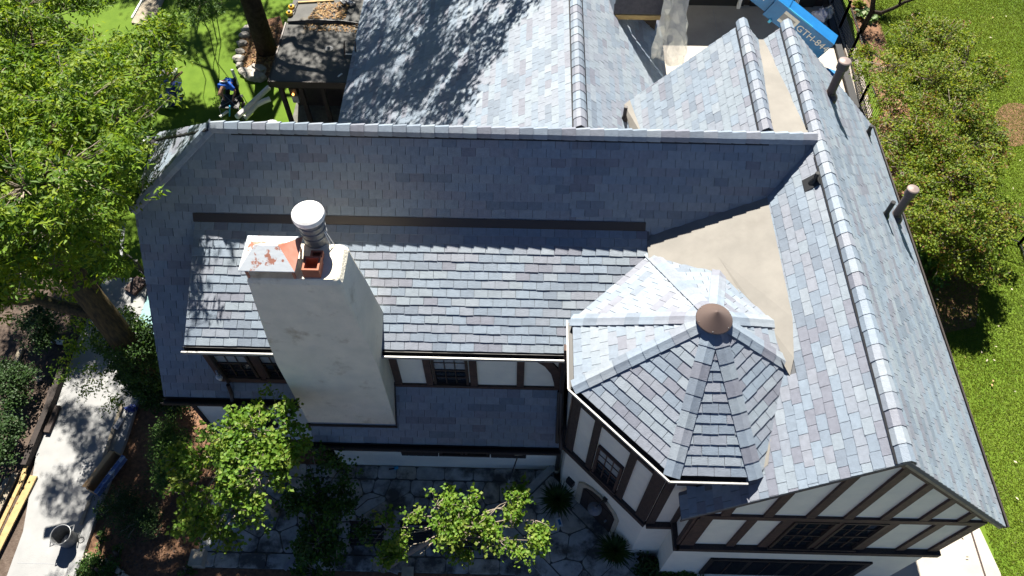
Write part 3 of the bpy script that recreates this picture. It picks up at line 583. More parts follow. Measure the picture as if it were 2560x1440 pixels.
# ---------------------------------------------------------------- roof pipes
def pipe(x, y, hf, r, L, cap=0.0, name='vent_pipe', m='pipe', mc='pipecap'):
    z = hf(x, y); mb = MB(); mb.lathe((x, y, z-.15), [(r, 0), (r, L+.15)], 18); p = H(name, mb, M[m])
    mb = MB(); mb.lathe((x, y, z-.10), [(r*2.0, 0), (r*1.95, .10), (r*1.55, .16), (r*1.15, .20), (r*1.1, .24)], 18); H('flashing_boot', mb, M[m], p)
    if cap: mb = MB(); mb.lathe((x, y, z+L-.22), [(r*1.22, 0), (r*1.34, .02), (r*1.34, .20)], 20); H('pipe_head', mb, M[m], p); mb = MB(); mb.lathe((x, y, z+L-.015), [(r*1.36, 0), (r*1.40, .02), (r*1.2, .035), (.01, .05)], 20); H('rain_cap', mb, M[mc], p)
    else: mb = MB(); mb.lathe((x, y, z+L), [(r*.75, -.0), (r*.75, .004)], 16); H('pipe_mouth', mb, M['black'], p)
pipe(7.42, 14.3, h_rwr, .105, 1.06, 1); pipe(9.13, 11.95, h_rwr, .10, 1.04, 1); pipe(8.53, 11.49, h_rwr, .055, .50, 0, 'soil_pipe', 'black')
q = pl(2033, 455, (6.33, 0, 8.6), (-1.1, 0, 1)); pipe(q[0], q[1], h_rwl, .045, .28, 0, 'soil_pipe', 'black')
mb = MB(); mb.prism([(q[0]-.16, q[1]-.16, h_rwl(q[0]-.16, 0)+.03), (q[0]+.12, q[1]-.16, h_rwl(q[0]+.12, 0)+.03), (q[0]+.12, q[1]+.16, h_rwl(q[0]+.12, 0)+.03), (q[0]-.16, q[1]+.16, h_rwl(q[0]-.16, 0)+.03)], (0, 0, .012)); H('pipe_flashing', mb, M['black'])
q = pl(2168, 335, (6.33, 0, 8.6), (1, 0, 1)); pipe(min(q[0], 9.45), q[1], h_rwr, .05, .30, 0, 'soil_pipe', 'black')
q = G(1556, 300, 6.3); pipe(2.62, 14.75, h_ar, .05, .45, 0, 'soil_pipe', 'bronze')
# ---------------------------------------------------------------- door in the turret, lantern, floodlight
DB = .30
def dpt(s, h, d): return A3+TX*s+TN*d+np.array((0, 0, h))
arch = [(.0, 0), (1.36, 0), (1.36, 1.28), (1.22, 1.55), (.95, 1.74), (.68, 1.80), (.41, 1.74), (.14, 1.55), (.0, 1.28)]
inn = [(.17, 0), (1.25, 0), (1.25, 1.24), (1.13, 1.48), (.91, 1.64), (.68, 1.69), (.45, 1.64), (.27, 1.48), (.17, 1.24)]
S0 = .56
mb = MB()
for i in range(len(arch)):
    j = (i+1) % len(arch)
    if i == 0: continue
    mb.prism([dpt(S0+arch[i][0], DB+arch[i][1], .0), dpt(S0+arch[j][0], DB+arch[j][1], .0), dpt(S0+inn[j][0], DB+inn[j][1], .0), dpt(S0+inn[i][0], DB+inn[i][1], .0)], TN*.05)
H('door_surround', mb, M['stone'])
mb = MB(); mb.prism([dpt(S0+a, DB+h, .004) for a, h in inn], TN*.016); DO = H('front_door', mb, M['darkwood'])
for k in range(5):
    mb = MB(); a0 = S0+.19+k*.208; mb.prism([dpt(a0+.008, DB+.02, .021), dpt(a0+.200, DB+.02, .021), dpt(a0+.200, DB+1.24, .021), dpt(a0+.008, DB+1.24, .021)], TN*.012); H('plank', mb, M['darkwood'], DO)
mb = MB(); mb.tube([dpt(S0+1.05, DB+.72, .05), dpt(S0+1.05, DB+.72, .12)], .028, 8); H('door_knob', mb, M['steel'], DO)
mb = MB(); mb.lathe(dpt(S0+.80, 1.95, .34), [(.05, -.05), (.17, 0), (.175, .03), (.10, .12), (.03, .16), (.01, .2)], 20); LN = H('door_lantern', mb, M['lantern'])
mb = MB(); mb.tube([dpt(S0+.80, 2.12, .34), dpt(S0+.82, 2.2, .2), dpt(S0+.84, 2.12, .01)], .02, 8); mb.lathe(dpt(S0+.84, 2.06, .03), [(.06, 0), (.06, .14)], 10); H('lantern_bracket', mb, M['black'], LN)
mb = MB(); mb.prism([dpt(.22, 1.02, .0), dpt(.44, 1.02, .0), dpt(.44, 1.30, .0), dpt(.22, 1.30, .0)], TN*.10); H('mail_box', mb, M['black'])
q = Y(546, 940, 8.0); mb = MB(); mb.lathe((q[0], q[1], q[2]-.06), [(.05, -.10), (.075, 0), (.075, .03), (.05, .05)], 14); FLD = H('floodlight', mb, M['white'])
mb = MB(); mb.tube([(q[0], q[1], q[2]-.02), (q[0]-.03, q[1]+.06, q[2]+.06), (q[0]-.06, 8.14, q[2]+.08)], .03, 8); H('floodlight_arm', mb, M['grey'], FLD)
mb = MB(); mb.lathe((4.05, 5.12, .02), [(.03, 0), (.03, .5)], 8); H('wall_pipe', mb, M['white'])
# ---------------------------------------------------------------- unfinished rear dormer on the right slope of the rear wing
ey, ez = 19.05, 6.25
hf_ = lambda x, y: ez+1.55*(y-ey)
b = MB(); b.prism([(2.55, ey, ez), (4.30, ey, ez), (4.30, ey+2.4, ez+3.72), (3.1, ey+2.4, ez+3.72)], (0, 0, -.10)); DECK['rd'] = H('rear_dormer_roof', b, M['deck'])
b = MB(); b.prism([(2.55, ey, ez), (3.1, ey+2.4, ez+3.72), (2.0, ey+2.4, ez-.6+1.2)], (0, 0, -.08)); H('rear_dormer_side', b, SLATE[1])
rg = random.Random(5)
for r in range(10):
    for c in range(8):
        x0 = 2.56+c*.24+(r % 2)*.12; y0 = ey+r*.105; y1 = y0+.14
        if x0+.23 > 4.4 or x0 < 2.56+r*.024: continue
        b = MB(); dz = rg.uniform(.014, .024); b.prism([(x0, y0, hf_(0, y0)+dz), (x0+.232, y0, hf_(0, y0)+dz), (x0+.232, y1, hf_(0, y1)+.004), (x0, y1, hf_(0, y1)+.004)], (0, 0, -.018)); H('dark_shingle', b, M['darkshingle'], DECK['rd'])
b = MB(); b.box(2.60, 4.28, ey-.05, ey+.02, ez-.17, ez-.02); H('exposed_wood_edge', b, M['lumber'])
b = MB(); b.box(2.95, 4.05, ey+1.0, ey+2.3, 4.6, ez+.9); H('rear_dormer_wall', b, M['darkwood'])
# ================================================================ THE GROUND
def sheet(name, pts, m, z0=-.3, kind='structure'):
    b = MB(); b.hexa([(p[0], p[1], z0) for p in ccw([tuple(q[:2]) for q in pts])], [(p[0], p[1], p[2]) for p in pts] if False else [(p[0], p[1], zt_) for p in ccw([tuple(q[:2]) for q in pts])]); return b.build(name, m, None, kind=kind)
zt_ = 0.0
b = MB(); b.hexa([(-120, -90, -.5), (120, -90, -.5), (120, 160, -.5), (-120, 160, -.5)], [(-120, -90, -.02), (120, -90, -.02), (120, 160, -.02), (-120, 160, -.02)]); b.build('ground', M['soil_dark'], None, kind='structure')
zt_ = -.008; sheet('garden_bed', [(-11.6, 2.0), (3.6, 2.0), (3.6, 8.2), (-8.4, 9.5), (-11.0, 11.0)], M['soil'])
zt_ = .004; sheet('lawn', [(9.7, -20), (60, -20), (60, 100), (13.9, 100), (13.6, 30), (13.3, 22), (11.6, 18), (9.7, 15.8)], M['lawn'])
sheet('turf', [(-30, 13.6), (-8.5, 13.6), (-8.5, 19), (-9.0, 26), (-9, 60), (-30, 60)], M['turf'])
zt_ = .015; sheet('fence_bed', [(12.3, 17.3), (13.55, 22), (13.9, 31), (14.9, 31), (14.7, 22), (13.4, 16.6)], M['soil'])
zt_ = .012; sheet('shrub_bed', [(11.0, 11.6), (14.2, 12.4), (15.2, 15.0), (13.5, 16.5), (11.2, 15.6)], M['soil'])
mbp = [G(2535+55*math.cos(a)*(1+.08*math.sin(3*a)), 312+58*math.sin(a)*(1+.06*math.cos(2*a))) for a in np.linspace(0, 2*math.pi, 22)[:-1]]
zt_ = .016; sheet('mulch_circle', mbp, M['soil'])
zt_ = .03; sheet('driveway', [(4.6, 15.6), (9.7, 15.6), (11.3, 17.6), (12.4, 22), (12.7, 30), (12.7, 60), (4.6, 60)], M['concrete_dark'])
zt_ = .045; sheet('gravel_strip', [(12.05, 18.0), (12.6, 21), (12.95, 25), (13.0, 31), (13.5, 31), (13.45, 25), (13.1, 21), (12.5, 18.0)], M['gravel'])
zt_ = .034; a0, a1 = G(2440, 1325), G(2497, 1450)
sheet('front_path', [(9.2, -6), (12.55, -6), (12.50, 5.0), (a0[0]+.05, 6.4), (9.4, 6.6)], M['concrete_dark'])
b = MB(); b.prism([(12.12, -6, .034), (12.17, -6, .034), (12.10, 6.3, .034), (12.05, 6.3, .034)], (0, 0, .004)); b.build('path_joint', M['timber'], None, kind='structure')
# concrete walk on the left with its kerb
zt_ = .05
wk = [G(*p) for p in ((262, 697), (385, 697), (420, 960), (325, 1015), (300, 1098), (236, 1262), (160, 1460), (60, 1640), (-160, 1640), (20, 1440), (60, 1330), (101, 1090), (153, 985), (192, 844))]
b = MB(); w2 = [(p[0], p[1]) for p in wk]; b.hexa([(x, y, -.3) for x, y in ccw(w2)], [(x, y, .05) for x, y in ccw(w2)]); b.build('concrete_walk', M['concrete'], None, kind='structure')
k0, k1 = [G(*p) for p in ((338, 985), (300, 1098), (236, 1262), (168, 1440), (95, 1640))], [G(*p) for p in ((352, 995), (318, 1105), (254, 1268), (196, 1440), (130, 1640))]
b = MB()
for i in range(4): b.prism([(*k0[i][:2], -.3), (*k1[i][:2], -.3), (*k1[i+1][:2], -.3), (*k0[i+1][:2], -.3)], (0, 0, .42))
b.build('kerb', M['concrete'], None, kind='structure')
for i, (p, lab) in enumerate((((280, 1133), 'black round drain hole in kerb above cardboard box'), ((203, 1350), 'black round drain hole in kerb beside bucket'))):
    g = G(*p, .12); b = MB(); b.lathe((g[0], g[1], .10), [(.075, 0), (.085, .025), (.07, .035), (.065, .012), (.01, .010)], 18); b.build('drain', M['black'], None, label=lab, category='drain')
for i in range(3):
    y_ = (4.6, 7.2, 10.3)[i]; b = MB(); b.box(-12.8, -11.0, y_, y_+.012, .0495, .053); b.build('walk_joint', M['grey'], None, kind='structure')
b = MB(); p = [G(*q, .06) for q in ((345, 805), (385, 700), (402, 830), (410, 900), (352, 880))]; b.prism([(q[0], q[1], .06) for q in p], (0, 0, .02)); b.build('plastic_sheet', M['teal'], None, label='pale teal sheet lying on walk beside house corner', category='sheet')
# patio: bed, flagstones, edge slabs
PZ = .0
b = MB(); b.box(-8.25, 3.55, 4.62, 7.44, -.3, .0); PAT = b.build('patio', M['joint'], None, kind='structure')
def cells(x0, x1, y0, y1, sp, seed):
    rg = np.random.default_rng(seed); P = []
    nx, ny = int((x1-x0)/sp), int((y1-y0)/sp)
    for i in range(nx):
        for j in range(ny): P.append((x0+(i+.5+rg.uniform(-.42, .42))*(x1-x0)/nx, y0+(j+.5+rg.uniform(-.42, .42))*(y1-y0)/ny))
    out = []
    for i, p in enumerate(P):
        q = [(x0, y0), (x1, y0), (x1, y1), (x0, y1)]
        for j, r in enumerate(P):
            if i == j or (p[0]-r[0])**2+(p[1]-r[1])**2 > (3.2*sp)**2: continue
            m_ = ((p[0]+r[0])/2, (p[1]+r[1])/2); d = (r[0]-p[0], r[1]-p[1]); q = clip(q, m_, (m_[0]-d[1], m_[1]+d[0]))
            if len(q) < 3: break
        if len(q) >= 3: out.append((p, q))
    return out
def stone(p, q, z, th, parent, rg, gap=.018, T=None, name='flagstone'):
    c = np.mean(q, 0); k = []; n = len(q)
    for i in range(n):
        a = np.array(q[i]); pr = np.array(q[i-1]); nx = np.array(q[(i+1) % n])
        d1, d2 = nrm(pr-a) if np.linalg.norm(pr-a) > 1e-6 else np.zeros(2), nrm(nx-a) if np.linalg.norm(nx-a) > 1e-6 else np.zeros(2)
        L1, L2 = min(.05, np.linalg.norm(pr-a)*.3), min(.05, np.linalg.norm(nx-a)*.3)
        for e in (a+d1*L1, a+d2*L2):
            v = c-e; L = np.linalg.norm(v); k.append(e+v/L*min(gap, L*.3)+np.array([rg.uniform(-.006, .006), rg.uniform(-.006, .006)]))
    dz = rg.uniform(-.006, .006); f = T or (lambda x, y: (x, y))
    b = MB(); b.prism([(*f(*e), z-.02) for e in k], (0, 0, th+.02+dz)); b.build(name, rg.choice(M['flag']), parent)
rg = random.Random(11)
for p, q in cells(-8.2, 2.0, 5.02, 7.06, .47, 3): stone(p, q, 0, .03, PAT, rg)
x = -8.22
while x < 1.0:
    w = rg.uniform(.5, .8); stone(0, [(x, 7.08), (min(x+w, 1.05), 7.08), (min(x+w, 1.05), 7.43), (x, 7.43)], 0, .06, PAT, rg, .010, name='edge_slab'); x += w
x = -8.25
while x < -.2:
    w = rg.uniform(.5, .8); stone(0, [(x, 4.63), (x+w, 4.63), (x+w, 5.0), (x, 5.0)], 0, .05, PAT, rg, .010, name='edge_slab'); x += w
b = MB(); b.box(-8.3, -7.96, 4.6, 5.0, -.1, .32); b.build('stone_block', M['stone'], None, label='pale stone block at left corner of patio', category='stone')
# landing and steps, set at 45 degrees to the house, parallel to the turret door
LO = np.array((1.21, 6.98)); LX = nrm((1.78, -1.78)); LY = nrm((-1.0, -1.0))       # along the door wall, and away from it
def LT(a, d): v = LO+LX*a+LY*d; return (v[0], v[1])
def lbox(mb, a0, a1, d0, d1, z0, z1): q = ccw([LT(a0, d0), LT(a1, d0), LT(a1, d1), LT(a0, d1)]); mb.hexa([(x, y, z0) for x, y in q], [(x, y, z1) for x, y in q])
mb = MB(); lbox(mb, -.35, 4.2, 0, 2.05, -.3, .27); LAND = mb.build('landing', M['joint'], None, kind='structure')
mb = MB(); lbox(mb, -.35, 4.2, 2.05, 2.50, -.3, .13); mb.build('step', M['flag'][1], None, kind='structure')
for p, q in cells(-.33, 4.2, .34, 1.72, .56, 9): stone(p, q, .27, .03, LAND, rg, .016, LT)
for d0, d1 in ((.02, .32), (1.74, 2.06)):
    a = -.33
    while a < 4.0: w = rg.uniform(.9, 1.5); stone(0, [(a, d0), (min(a+w, 4.2), d0), (min(a+w, 4.2), d1), (a, d1)], .27, .035, LAND, rg, .008, LT, 'edge_slab'); a += w
mb = MB(); lbox(mb, -.55, -.36, -.2, 1.9, -.1, .36); mb.build('low_wall', M['flag'][1], None, label='low dark stone wall at left side of landing', category='wall')
zt_ = .02
# ---------------------------------------------------------------- edging stones
def rock(mb, c, r, seed):
    rg2 = random.Random(seed); n = 9; vs = []
    for z, k in ((-.02, .9), (r*.5, 1.0), (r*.8, .6)):
        for j in range(n): a = 2*math.pi*j/n; rr = r*k*(1+rg2.uniform(-.18, .18)); vs.append((c[0]+rr*math.cos(a), c[1]+rr*math.sin(a)*.8, c[2]+z))
    fs = [(i*n+j, i*n+(j+1) % n, (i+1)*n+(j+1) % n, (i+1)*n+j) for i in range(2) for j in range(n)]+[tuple(range(2*n, 3*n))]; mb.add(vs, fs)
ORD = ['first', 'second', 'third', 'fourth', 'fifth', 'sixth', 'seventh', 'eighth']
RKL = ['pale rock at the leftmost point of the tree bed edging']+['%s pale rock below the leftmost one in the tree bed edging' % o for o in ORD[:6]]+['%s pale rock above the leftmost one in the tree bed edging' % o for o in ORD[:6]]
rk = [(598, 150), (601, 165), (608, 178), (616, 186), (626, 192), (638, 197), (650, 198), (602, 132), (606, 112), (613, 92), (622, 78), (634, 66), (648, 58)]
for i, q in enumerate(rk):
    g = G(*q); mb = MB(); rock(mb, (g[0], g[1], 0), rg.uniform(.17, .30), i); mb.build('edging_rock', M['rock'], None, label=RKL[i], category='rock', group='rocks round the tree bed')
mb = MB(); P = [G(*q) for q in ((598, 150), (608, 178), (626, 194), (655, 200), (690, 190), (720, 100), (700, 40), (648, 55), (610, 95))]; mb.hexa([(p[0], p[1], -.2) for p in P[::-1]] if False else ccw([tuple(p[:2]) for p in P]) and [(x, y, -.2) for x, y in ccw([tuple(p[:2]) for p in P])], [(x, y, .012) for x, y in ccw([tuple(p[:2]) for p in P])]); mb.build('tree_bed', M['soil'], None, kind='structure')
mb = MB(); g = G(640, 180); mb.lathe((g[0], g[1], 0), [(.40, 0), (.43, .05), (.36, .08), (.05, .10)], 16); mb.build('stepping_stone', M['rock'], None, label='round grey stepping stone at front of leaf-strewn tree bed', category='stone')
mb = MB(); mb.beam((*G(634, 168)[:2], .12), (*G(660, 183)[:2], .12), .14, .08); mb.build('stone_slab', M['rock'], None, label='long pale slab lying across tree bed by the porch', category='stone')
edge = [(205, 1392), (225, 1396), (243, 1402), (258, 1408), (274, 1409), (286, 1419), (299, 1430), (312, 1442)]
for i, q in enumerate(edge):
    g = G(*q); mb = MB(); mb.beam((g[0]-.12, g[1]+.05, .05), (g[0]+.12, g[1]-.05, .05), .13, .11); mb.build('border_stone', M['stone'], None, label='%s pale block from the kerb in the curved border' % ORD[i], category='stone', group='curved stone border')
# ---------------------------------------------------------------- grass blades and ground litter
def blades(name, region, n, hmin, hmax, mats, seed, label=None):
    r = np.random.default_rng(seed); P = ccw(region); xs = [p[0] for p in P]; ys = [p[1] for p in P]
    X = r.uniform(min(xs), max(xs), n*2); Yv = r.uniform(min(ys), max(ys), n*2); ok = np.zeros(len(X), bool)
    for i in range(len(P)):
        a, c = P[i], P[(i+1) % len(P)]
        if abs(a[1]-c[1]) > 1e-9: ok ^= ((a[1] > Yv) != (c[1] > Yv)) & (X < (c[0]-a[0])*(Yv-a[1])/(c[1]-a[1])+a[0])
    X, Yv = X[ok][:n], Yv[ok][:n]; k = len(X); a = r.uniform(0, 2*math.pi, k); w = r.uniform(.007, .014, k); h = r.uniform(hmin, hmax, k); l = r.uniform(.02, .08, k); t = r.uniform(0, 2*math.pi, k)
    V = np.zeros((k, 3, 3)); V[:, 0] = np.stack([X-w*np.cos(a), Yv-w*np.sin(a), np.zeros(k)], 1); V[:, 1] = np.stack([X+w*np.cos(a), Yv+w*np.sin(a), np.zeros(k)], 1); V[:, 2] = np.stack([X+l*np.cos(t), Yv+l*np.sin(t), h], 1)
    return fast(name, V.reshape(-1, 3), np.arange(3*k).reshape(-1, 3), mats, np.where(r.random(k) < .05, 3, np.clip(np.digitize(np.sin(X*.9+1.3*np.sin(Yv*.7))+np.sin(Yv*1.15+X*.35)*.8+r.normal(0, .75, k), [-.55, .75]), 0, 2)), None, kind='stuff')
blades('grass', [(12.52, 2.0), (16.0, 2.0), (25, 30), (14.6, 32), (14.8, 22), (13.6, 16.8), (9.9, 12.5), (9.9, 6.7), (12.48, 6.4)], 400000, .03, .075, M['grassb'], 5)
# shade-loving ground cover and fallen leaves
def litter(name, region, n, size, mats, seed, z=.02):
    r = np.random.default_rng(seed); P = ccw(region); xs = [p[0] for p in P]; ys = [p[1] for p in P]
    X = r.uniform(min(xs), max(xs), n*3); Yv = r.uniform(min(ys), max(ys), n*3); ok = np.ones(len(X), bool)
    for i in range(len(P)):
        a, c = P[i], P[(i+1) % len(P)]; ok &= ((c[0]-a[0])*(Yv-a[1])-(c[1]-a[1])*(X-a[0])) > 0
    X, Yv = X[ok][:n], Yv[ok][:n]; k = len(X); a = r.uniform(0, 2*math.pi, k); L = r.uniform(.5, 1, k)*size; Z = z+r.uniform(0, .03, k)
    d = np.stack([np.cos(a)*L, np.sin(a)*L, r.uniform(-.3, .3, k)*L], 1); s = np.stack([-np.sin(a)*L*.5, np.cos(a)*L*.5, r.uniform(-.3, .3, k)*L], 1); c = np.stack([X, Yv, Z+.012], 1)
    V = np.stack([c-d, c+s, c+d, c-s], 1).reshape(-1, 3); return fast(name, V, np.arange(4*k).reshape(-1, 4), mats, r.integers(0, len(mats), k), None, kind='stuff')
litter('fallen_leaves', [G(600, 95)[:2], G(606, 172)[:2], G(640, 190)[:2], G(690, 180)[:2], G(700, 60)[:2]], 900, .07, M['dry'], 2, .03)
litter('fallen_leaves', [(12.5, 17.6), (13.6, 22), (14, 31), (14.8, 31), (14.6, 22), (13.3, 16.9)], 900, .06, M['dry'], 3, .03)
litter('lawn_litter', [(12.6, 3), (17, 3), (24, 28), (16, 28), (10, 12), (10, 7)], 260, .06, [M['dry'][2], M['stone']], 12, .06)
litter('mulch_chips', [(-11.2, 2.5), (-8.4, 2.5), (-8.4, 8.5), (-9.6, 10.5)], 2600, .05, [M['soil'], M['dry'][1], M['soil_dark']], 4, .01)
litter('pebbles', [(12.1, 18.0), (12.62, 21), (12.98, 25), (13.02, 31), (13.45, 31), (13.4, 25), (13.05, 21), (12.45, 18.0)], 2500, .035, [M['rock'], M['gravel'], M['stone']], 6, .05)
# ================================================================ TREES AND SHRUBS
def leaves(name, centers, per, spread, L, w, mats, seed, parent, flat=.75, droop=.25, probs=None):
    """sprays: each centre is a twig with leaves set along both its sides"""
    r = np.random.default_rng(seed); K = len(centers); ax = r.uniform(0, 2*math.pi, K); D = np.stack([np.cos(ax), np.sin(ax), r.normal(-.05, .35, K)], 1); D /= np.linalg.norm(D, axis=1)[:, None]
    C_ = np.repeat(np.asarray(centers), per, 0); D = np.repeat(D, per, 0); n = len(C_); t = r.uniform(-1, 1, n)
    P = C_+D*(t*spread*1.5)[:, None]+r.normal(0, 1, (n, 3))*spread*np.array([.55, .55, .4])
    sdv = np.cross(D, np.array([0, 0, 1.0])); sgn = r.choice([-1, 1], n)[:, None]
    d = D*r.uniform(.1, 1.0, (n, 1))+sdv*sgn*r.uniform(.3, 1.0, (n, 1))+np.stack([r.normal(0, .3, n), r.normal(0, .3, n), r.normal(-droop, .4, n)], 1); d /= np.linalg.norm(d, axis=1)[:, None]
    up = np.stack([r.normal(0, flat, n), r.normal(0, flat, n), np.ones(n)], 1); s = np.cross(d, up); s /= np.linalg.norm(s, axis=1)[:, None]; u = np.cross(s, d)
    l = (L*r.uniform(.6, 1.25, n))[:, None]; ww = (w*r.uniform(.7, 1.2, n))[:, None]
    V = np.stack([P, P+d*l*.45+s*ww+u*ww*.35, P+d*l, P+d*l*.45-s*ww+u*ww*.35], 1)
    idx = np.arange(n)[:, None]*4; F_ = np.concatenate([idx+np.array([[0, 1, 2]]), idx+np.array([[0, 2, 3]])], 1).reshape(-1, 3)
    tone = r.choice(len(mats), K, p=probs); mi = np.repeat(tone, per); fl = r.random(n) < .3; mi[fl] = r.choice(len(mats), fl.sum(), p=probs)
    return fast(name, V.reshape(-1, 3), F_, mats, np.repeat(mi, 2), parent)
def blob_centers(blobs, n, seed, shell=.5):
    """tuft centres: each blob carries clumps on its skin, each clump several sprays, so that gaps stay between clumps"""
    r = np.random.default_rng(seed); out = []; vol = np.array([b[1]*b[2]*b[3] for b in blobs])**.72; vol /= vol.sum(); nc = max(len(blobs), n//9)
    k = r.choice(len(blobs), nc, p=vol); cl = []
    for i in k:
        c, rx, ry, rz = blobs[i]; v = r.normal(0, 1, 3); v[2] = abs(v[2])*1.0-.35; v /= np.linalg.norm(v); q = shell+(1.12-shell)*r.random()**.8
        cl.append((np.array(c)+v*q*np.array([rx, ry, rz]), .17*min(1.5, .6+.5*(rx*ry*rz)**(1/3))))
    j = r.integers(0, nc, n)
    for i in j: c, s = cl[i]; out.append(c+r.normal(0, 1, 3)*s*np.array([1, 1, .6]))
    return np.array(out)
def limb(mb, a, b, r0, r1, n=7, sag=.0, seg=5, rg=random, mi=0):
    a = np.array(a, float); b = np.array(b, float); L = np.linalg.norm(b-a); pts = []
    for i in range(seg+1):
        t = i/seg; p = a+(b-a)*t; k = math.sin(math.pi*t)*L*.06; pts.append(p+np.array([rg.uniform(-k, k), rg.uniform(-k, k), rg.uniform(-k, k)+sag*L*math.sin(math.pi*t)]))
    mb.tube(pts, [r0+(r1-r0)*i/seg for i in range(seg+1)], n, mi); return pts
def tree(name, label, base, trunk, blobs, nclump, per, spread, L, w, mats, seed, group=None, bark='bark', twigs=.35, shell=.5, probs=None, r0=.3, r1=.16, cat='tree', twigm='twig', limb_r=.07, flat=.75, droop=.25):
    rg = random.Random(seed); t = thing(name, label, cat, base, group)
    mb = MB(); pts = [np.array(p, float) for p in trunk]; k = len(pts); mb.tube(pts, [r0+(r1-r0)*(i/(k-1))**.8 for i in range(k)], 12, 0)
    top = pts[-1]
    for c, rx, ry, rz in blobs:
        s = pts[rg.randrange(max(1, k-2), k)]; limb(mb, s, np.array(c)+np.array([0, 0, -rz*.2]), limb_r*rg.uniform(.8, 1.2), limb_r*.3, 6, .05, 5, rg, 0)
    C_ = blob_centers(blobs, nclump, seed, shell)
    bc = np.array([b[0] for b in blobs])
    for c in C_:
        if rg.random() < twigs:
            j = np.argmin(((bc-c)**2).sum(1)); limb(mb, bc[j]+(c-bc[j])*rg.uniform(0, .3), c+np.array([0, 0, .03]), .014, .005, 3, .03, 3, rg, 1)
    mb.build('trunk', [M[bark], M[twigm]], t, smooth=True)
    leaves('crown', C_, per, spread, L, w, mats, seed+1, t, flat, droop, probs); return t
def blob(x, y, h, r, rz=None): p = G(x, y, h); return (tuple(p), r, r, rz or r*.6)
# the big tree whose crown fills the left of the picture
BL = [blob(*a) for a in ((30, 120, 9.0, 1.1), (-60, 60, 9.2, 1.2), (-40, 220, 9.2, 1.0), (60, 20, 8.8, 1.2), (20, -80, 9.0, 1.4), (60, 300, 9.0, 1.5), (190, 270, 9.3, 1.5), (290, 190, 8.6, 1.1), (350, 110, 8.2, .75), (395, 85, 8.2, .5), (290, 310, 8.4, .75), (385, 185, 8.0, .65), (435, 165, 8.0, .30), (455, 178, 7.9, .15), (345, 375, 7.8, .3), (150, 430, 9.6, 1.4), (255, 400, 8.8, .9), (285, 480, 7.6, .55), (350, 488, 7.3, .16), (60, 470, 9.6, 1.4), (40, 590, 8.8, 1.2), (150, 560, 9.0, 1.2), (250, 560, 7.8, .9), (270, 625, 6.6, .35), (180, 630, 7.4, .7), (90, 680, 7.4, .9), (20, 690, 7.0, .8), (-80, 350, 9.5, 1.8), (-150, 560, 9.0, 1.8), (80, 180, 7.8, 1.1), (170, 160, 7.8, 1.0), (240, 110, 7.4, .7))]
tree('big_tree', 'tall leafy tree with ivy-clad leaning trunk at left of the house', (-10.35, 9.6, 0), [(-10.35, 9.5, -.2), (-10.35, 9.55, 1.2), (-10.38, 9.6, 2.6), (-10.40, 9.7, 4.0), (-10.5, 9.85, 5.2), (-10.9, 10.3, 6.4), (-11.4, 11.0, 7.6)], BL, 3000, 19, .115, .15, .026, M['leafA'], 101, bark='bark_moss', twigs=.30, probs=[.35, .25, .27, .13], r0=.42, r1=.24, limb_r=.10, droop=.3)
T = bpy.data.objects['big_tree']
mb = MB(); limb(mb, (-10.45, 9.7, 4.1), G(-60, 740, 5.0), .17, .12, 9, .02, 6, random.Random(3)); mb.build('limb', M['bark_moss'], T, smooth=True)
r = np.random.default_rng(77); th = r.uniform(0, 6.28, 420); hh = r.uniform(.2, 3.4, 420)**1.0; rr = .42+r.gamma(2, .07, 420)
leaves('ivy', np.stack([-10.37+rr*np.cos(th), 9.58+rr*np.sin(th), hh], 1), 26, .11, .085, .03, M['leafD']+M['leafE'], 78, T)
sp = np.array([G(*q) for q in ((330, 800, 2.6), (322, 780, 2.8), (330, 860, 2.4), (350, 850, 2.6), (380, 850, 2.5), (395, 850, 2.2), (150, 945, 2.2), (170, 920, 2.4), (185, 880, 2.6), (205, 955, 1.8), (240, 955, 1.5), (270, 1000, 1.2), (230, 920, 2.2), (290, 950, 1.6), (190, 870, 2.7), (175, 860, 2.8), (215, 840, 3.0), (280, 1010, .9), (190, 750, 4.2), (215, 800, 3.5), (240, 830, 3.2), (180, 810, 3.4), (165, 760, 4.0))])
leaves('epicormic_shoots', np.repeat(sp, 3, 0)+r.normal(0, .12, (len(sp)*3, 3)), 30, .13, .10, .022, M['leafA'], 79, T)
# a second crown behind it, upper left corner
BU = [blob(*a) for a in ((30, 60, 6.5, 1.3), (140, 40, 6.2, 1.2), (60, 180, 6.0, 1.2), (230, 20, 5.8, .9), (-60, 120, 6.5, 1.6), (110, 110, 5.6, 1.0))]
g = G(40, 330)
tree('leafy_tree', 'mid green tree behind the big tree in the upper left corner', (g[0], g[1], 0), [(g[0], g[1], -.2), (g[0], g[1], 2.2), (g[0]-.1, g[1]+.2, 4.4)], BU, 1100, 20, .14, .15, .026, [M['leafA'][1], M['leafA'][3], M['leafA'][0]], 111, twigs=.3, r0=.25, limb_r=.08)
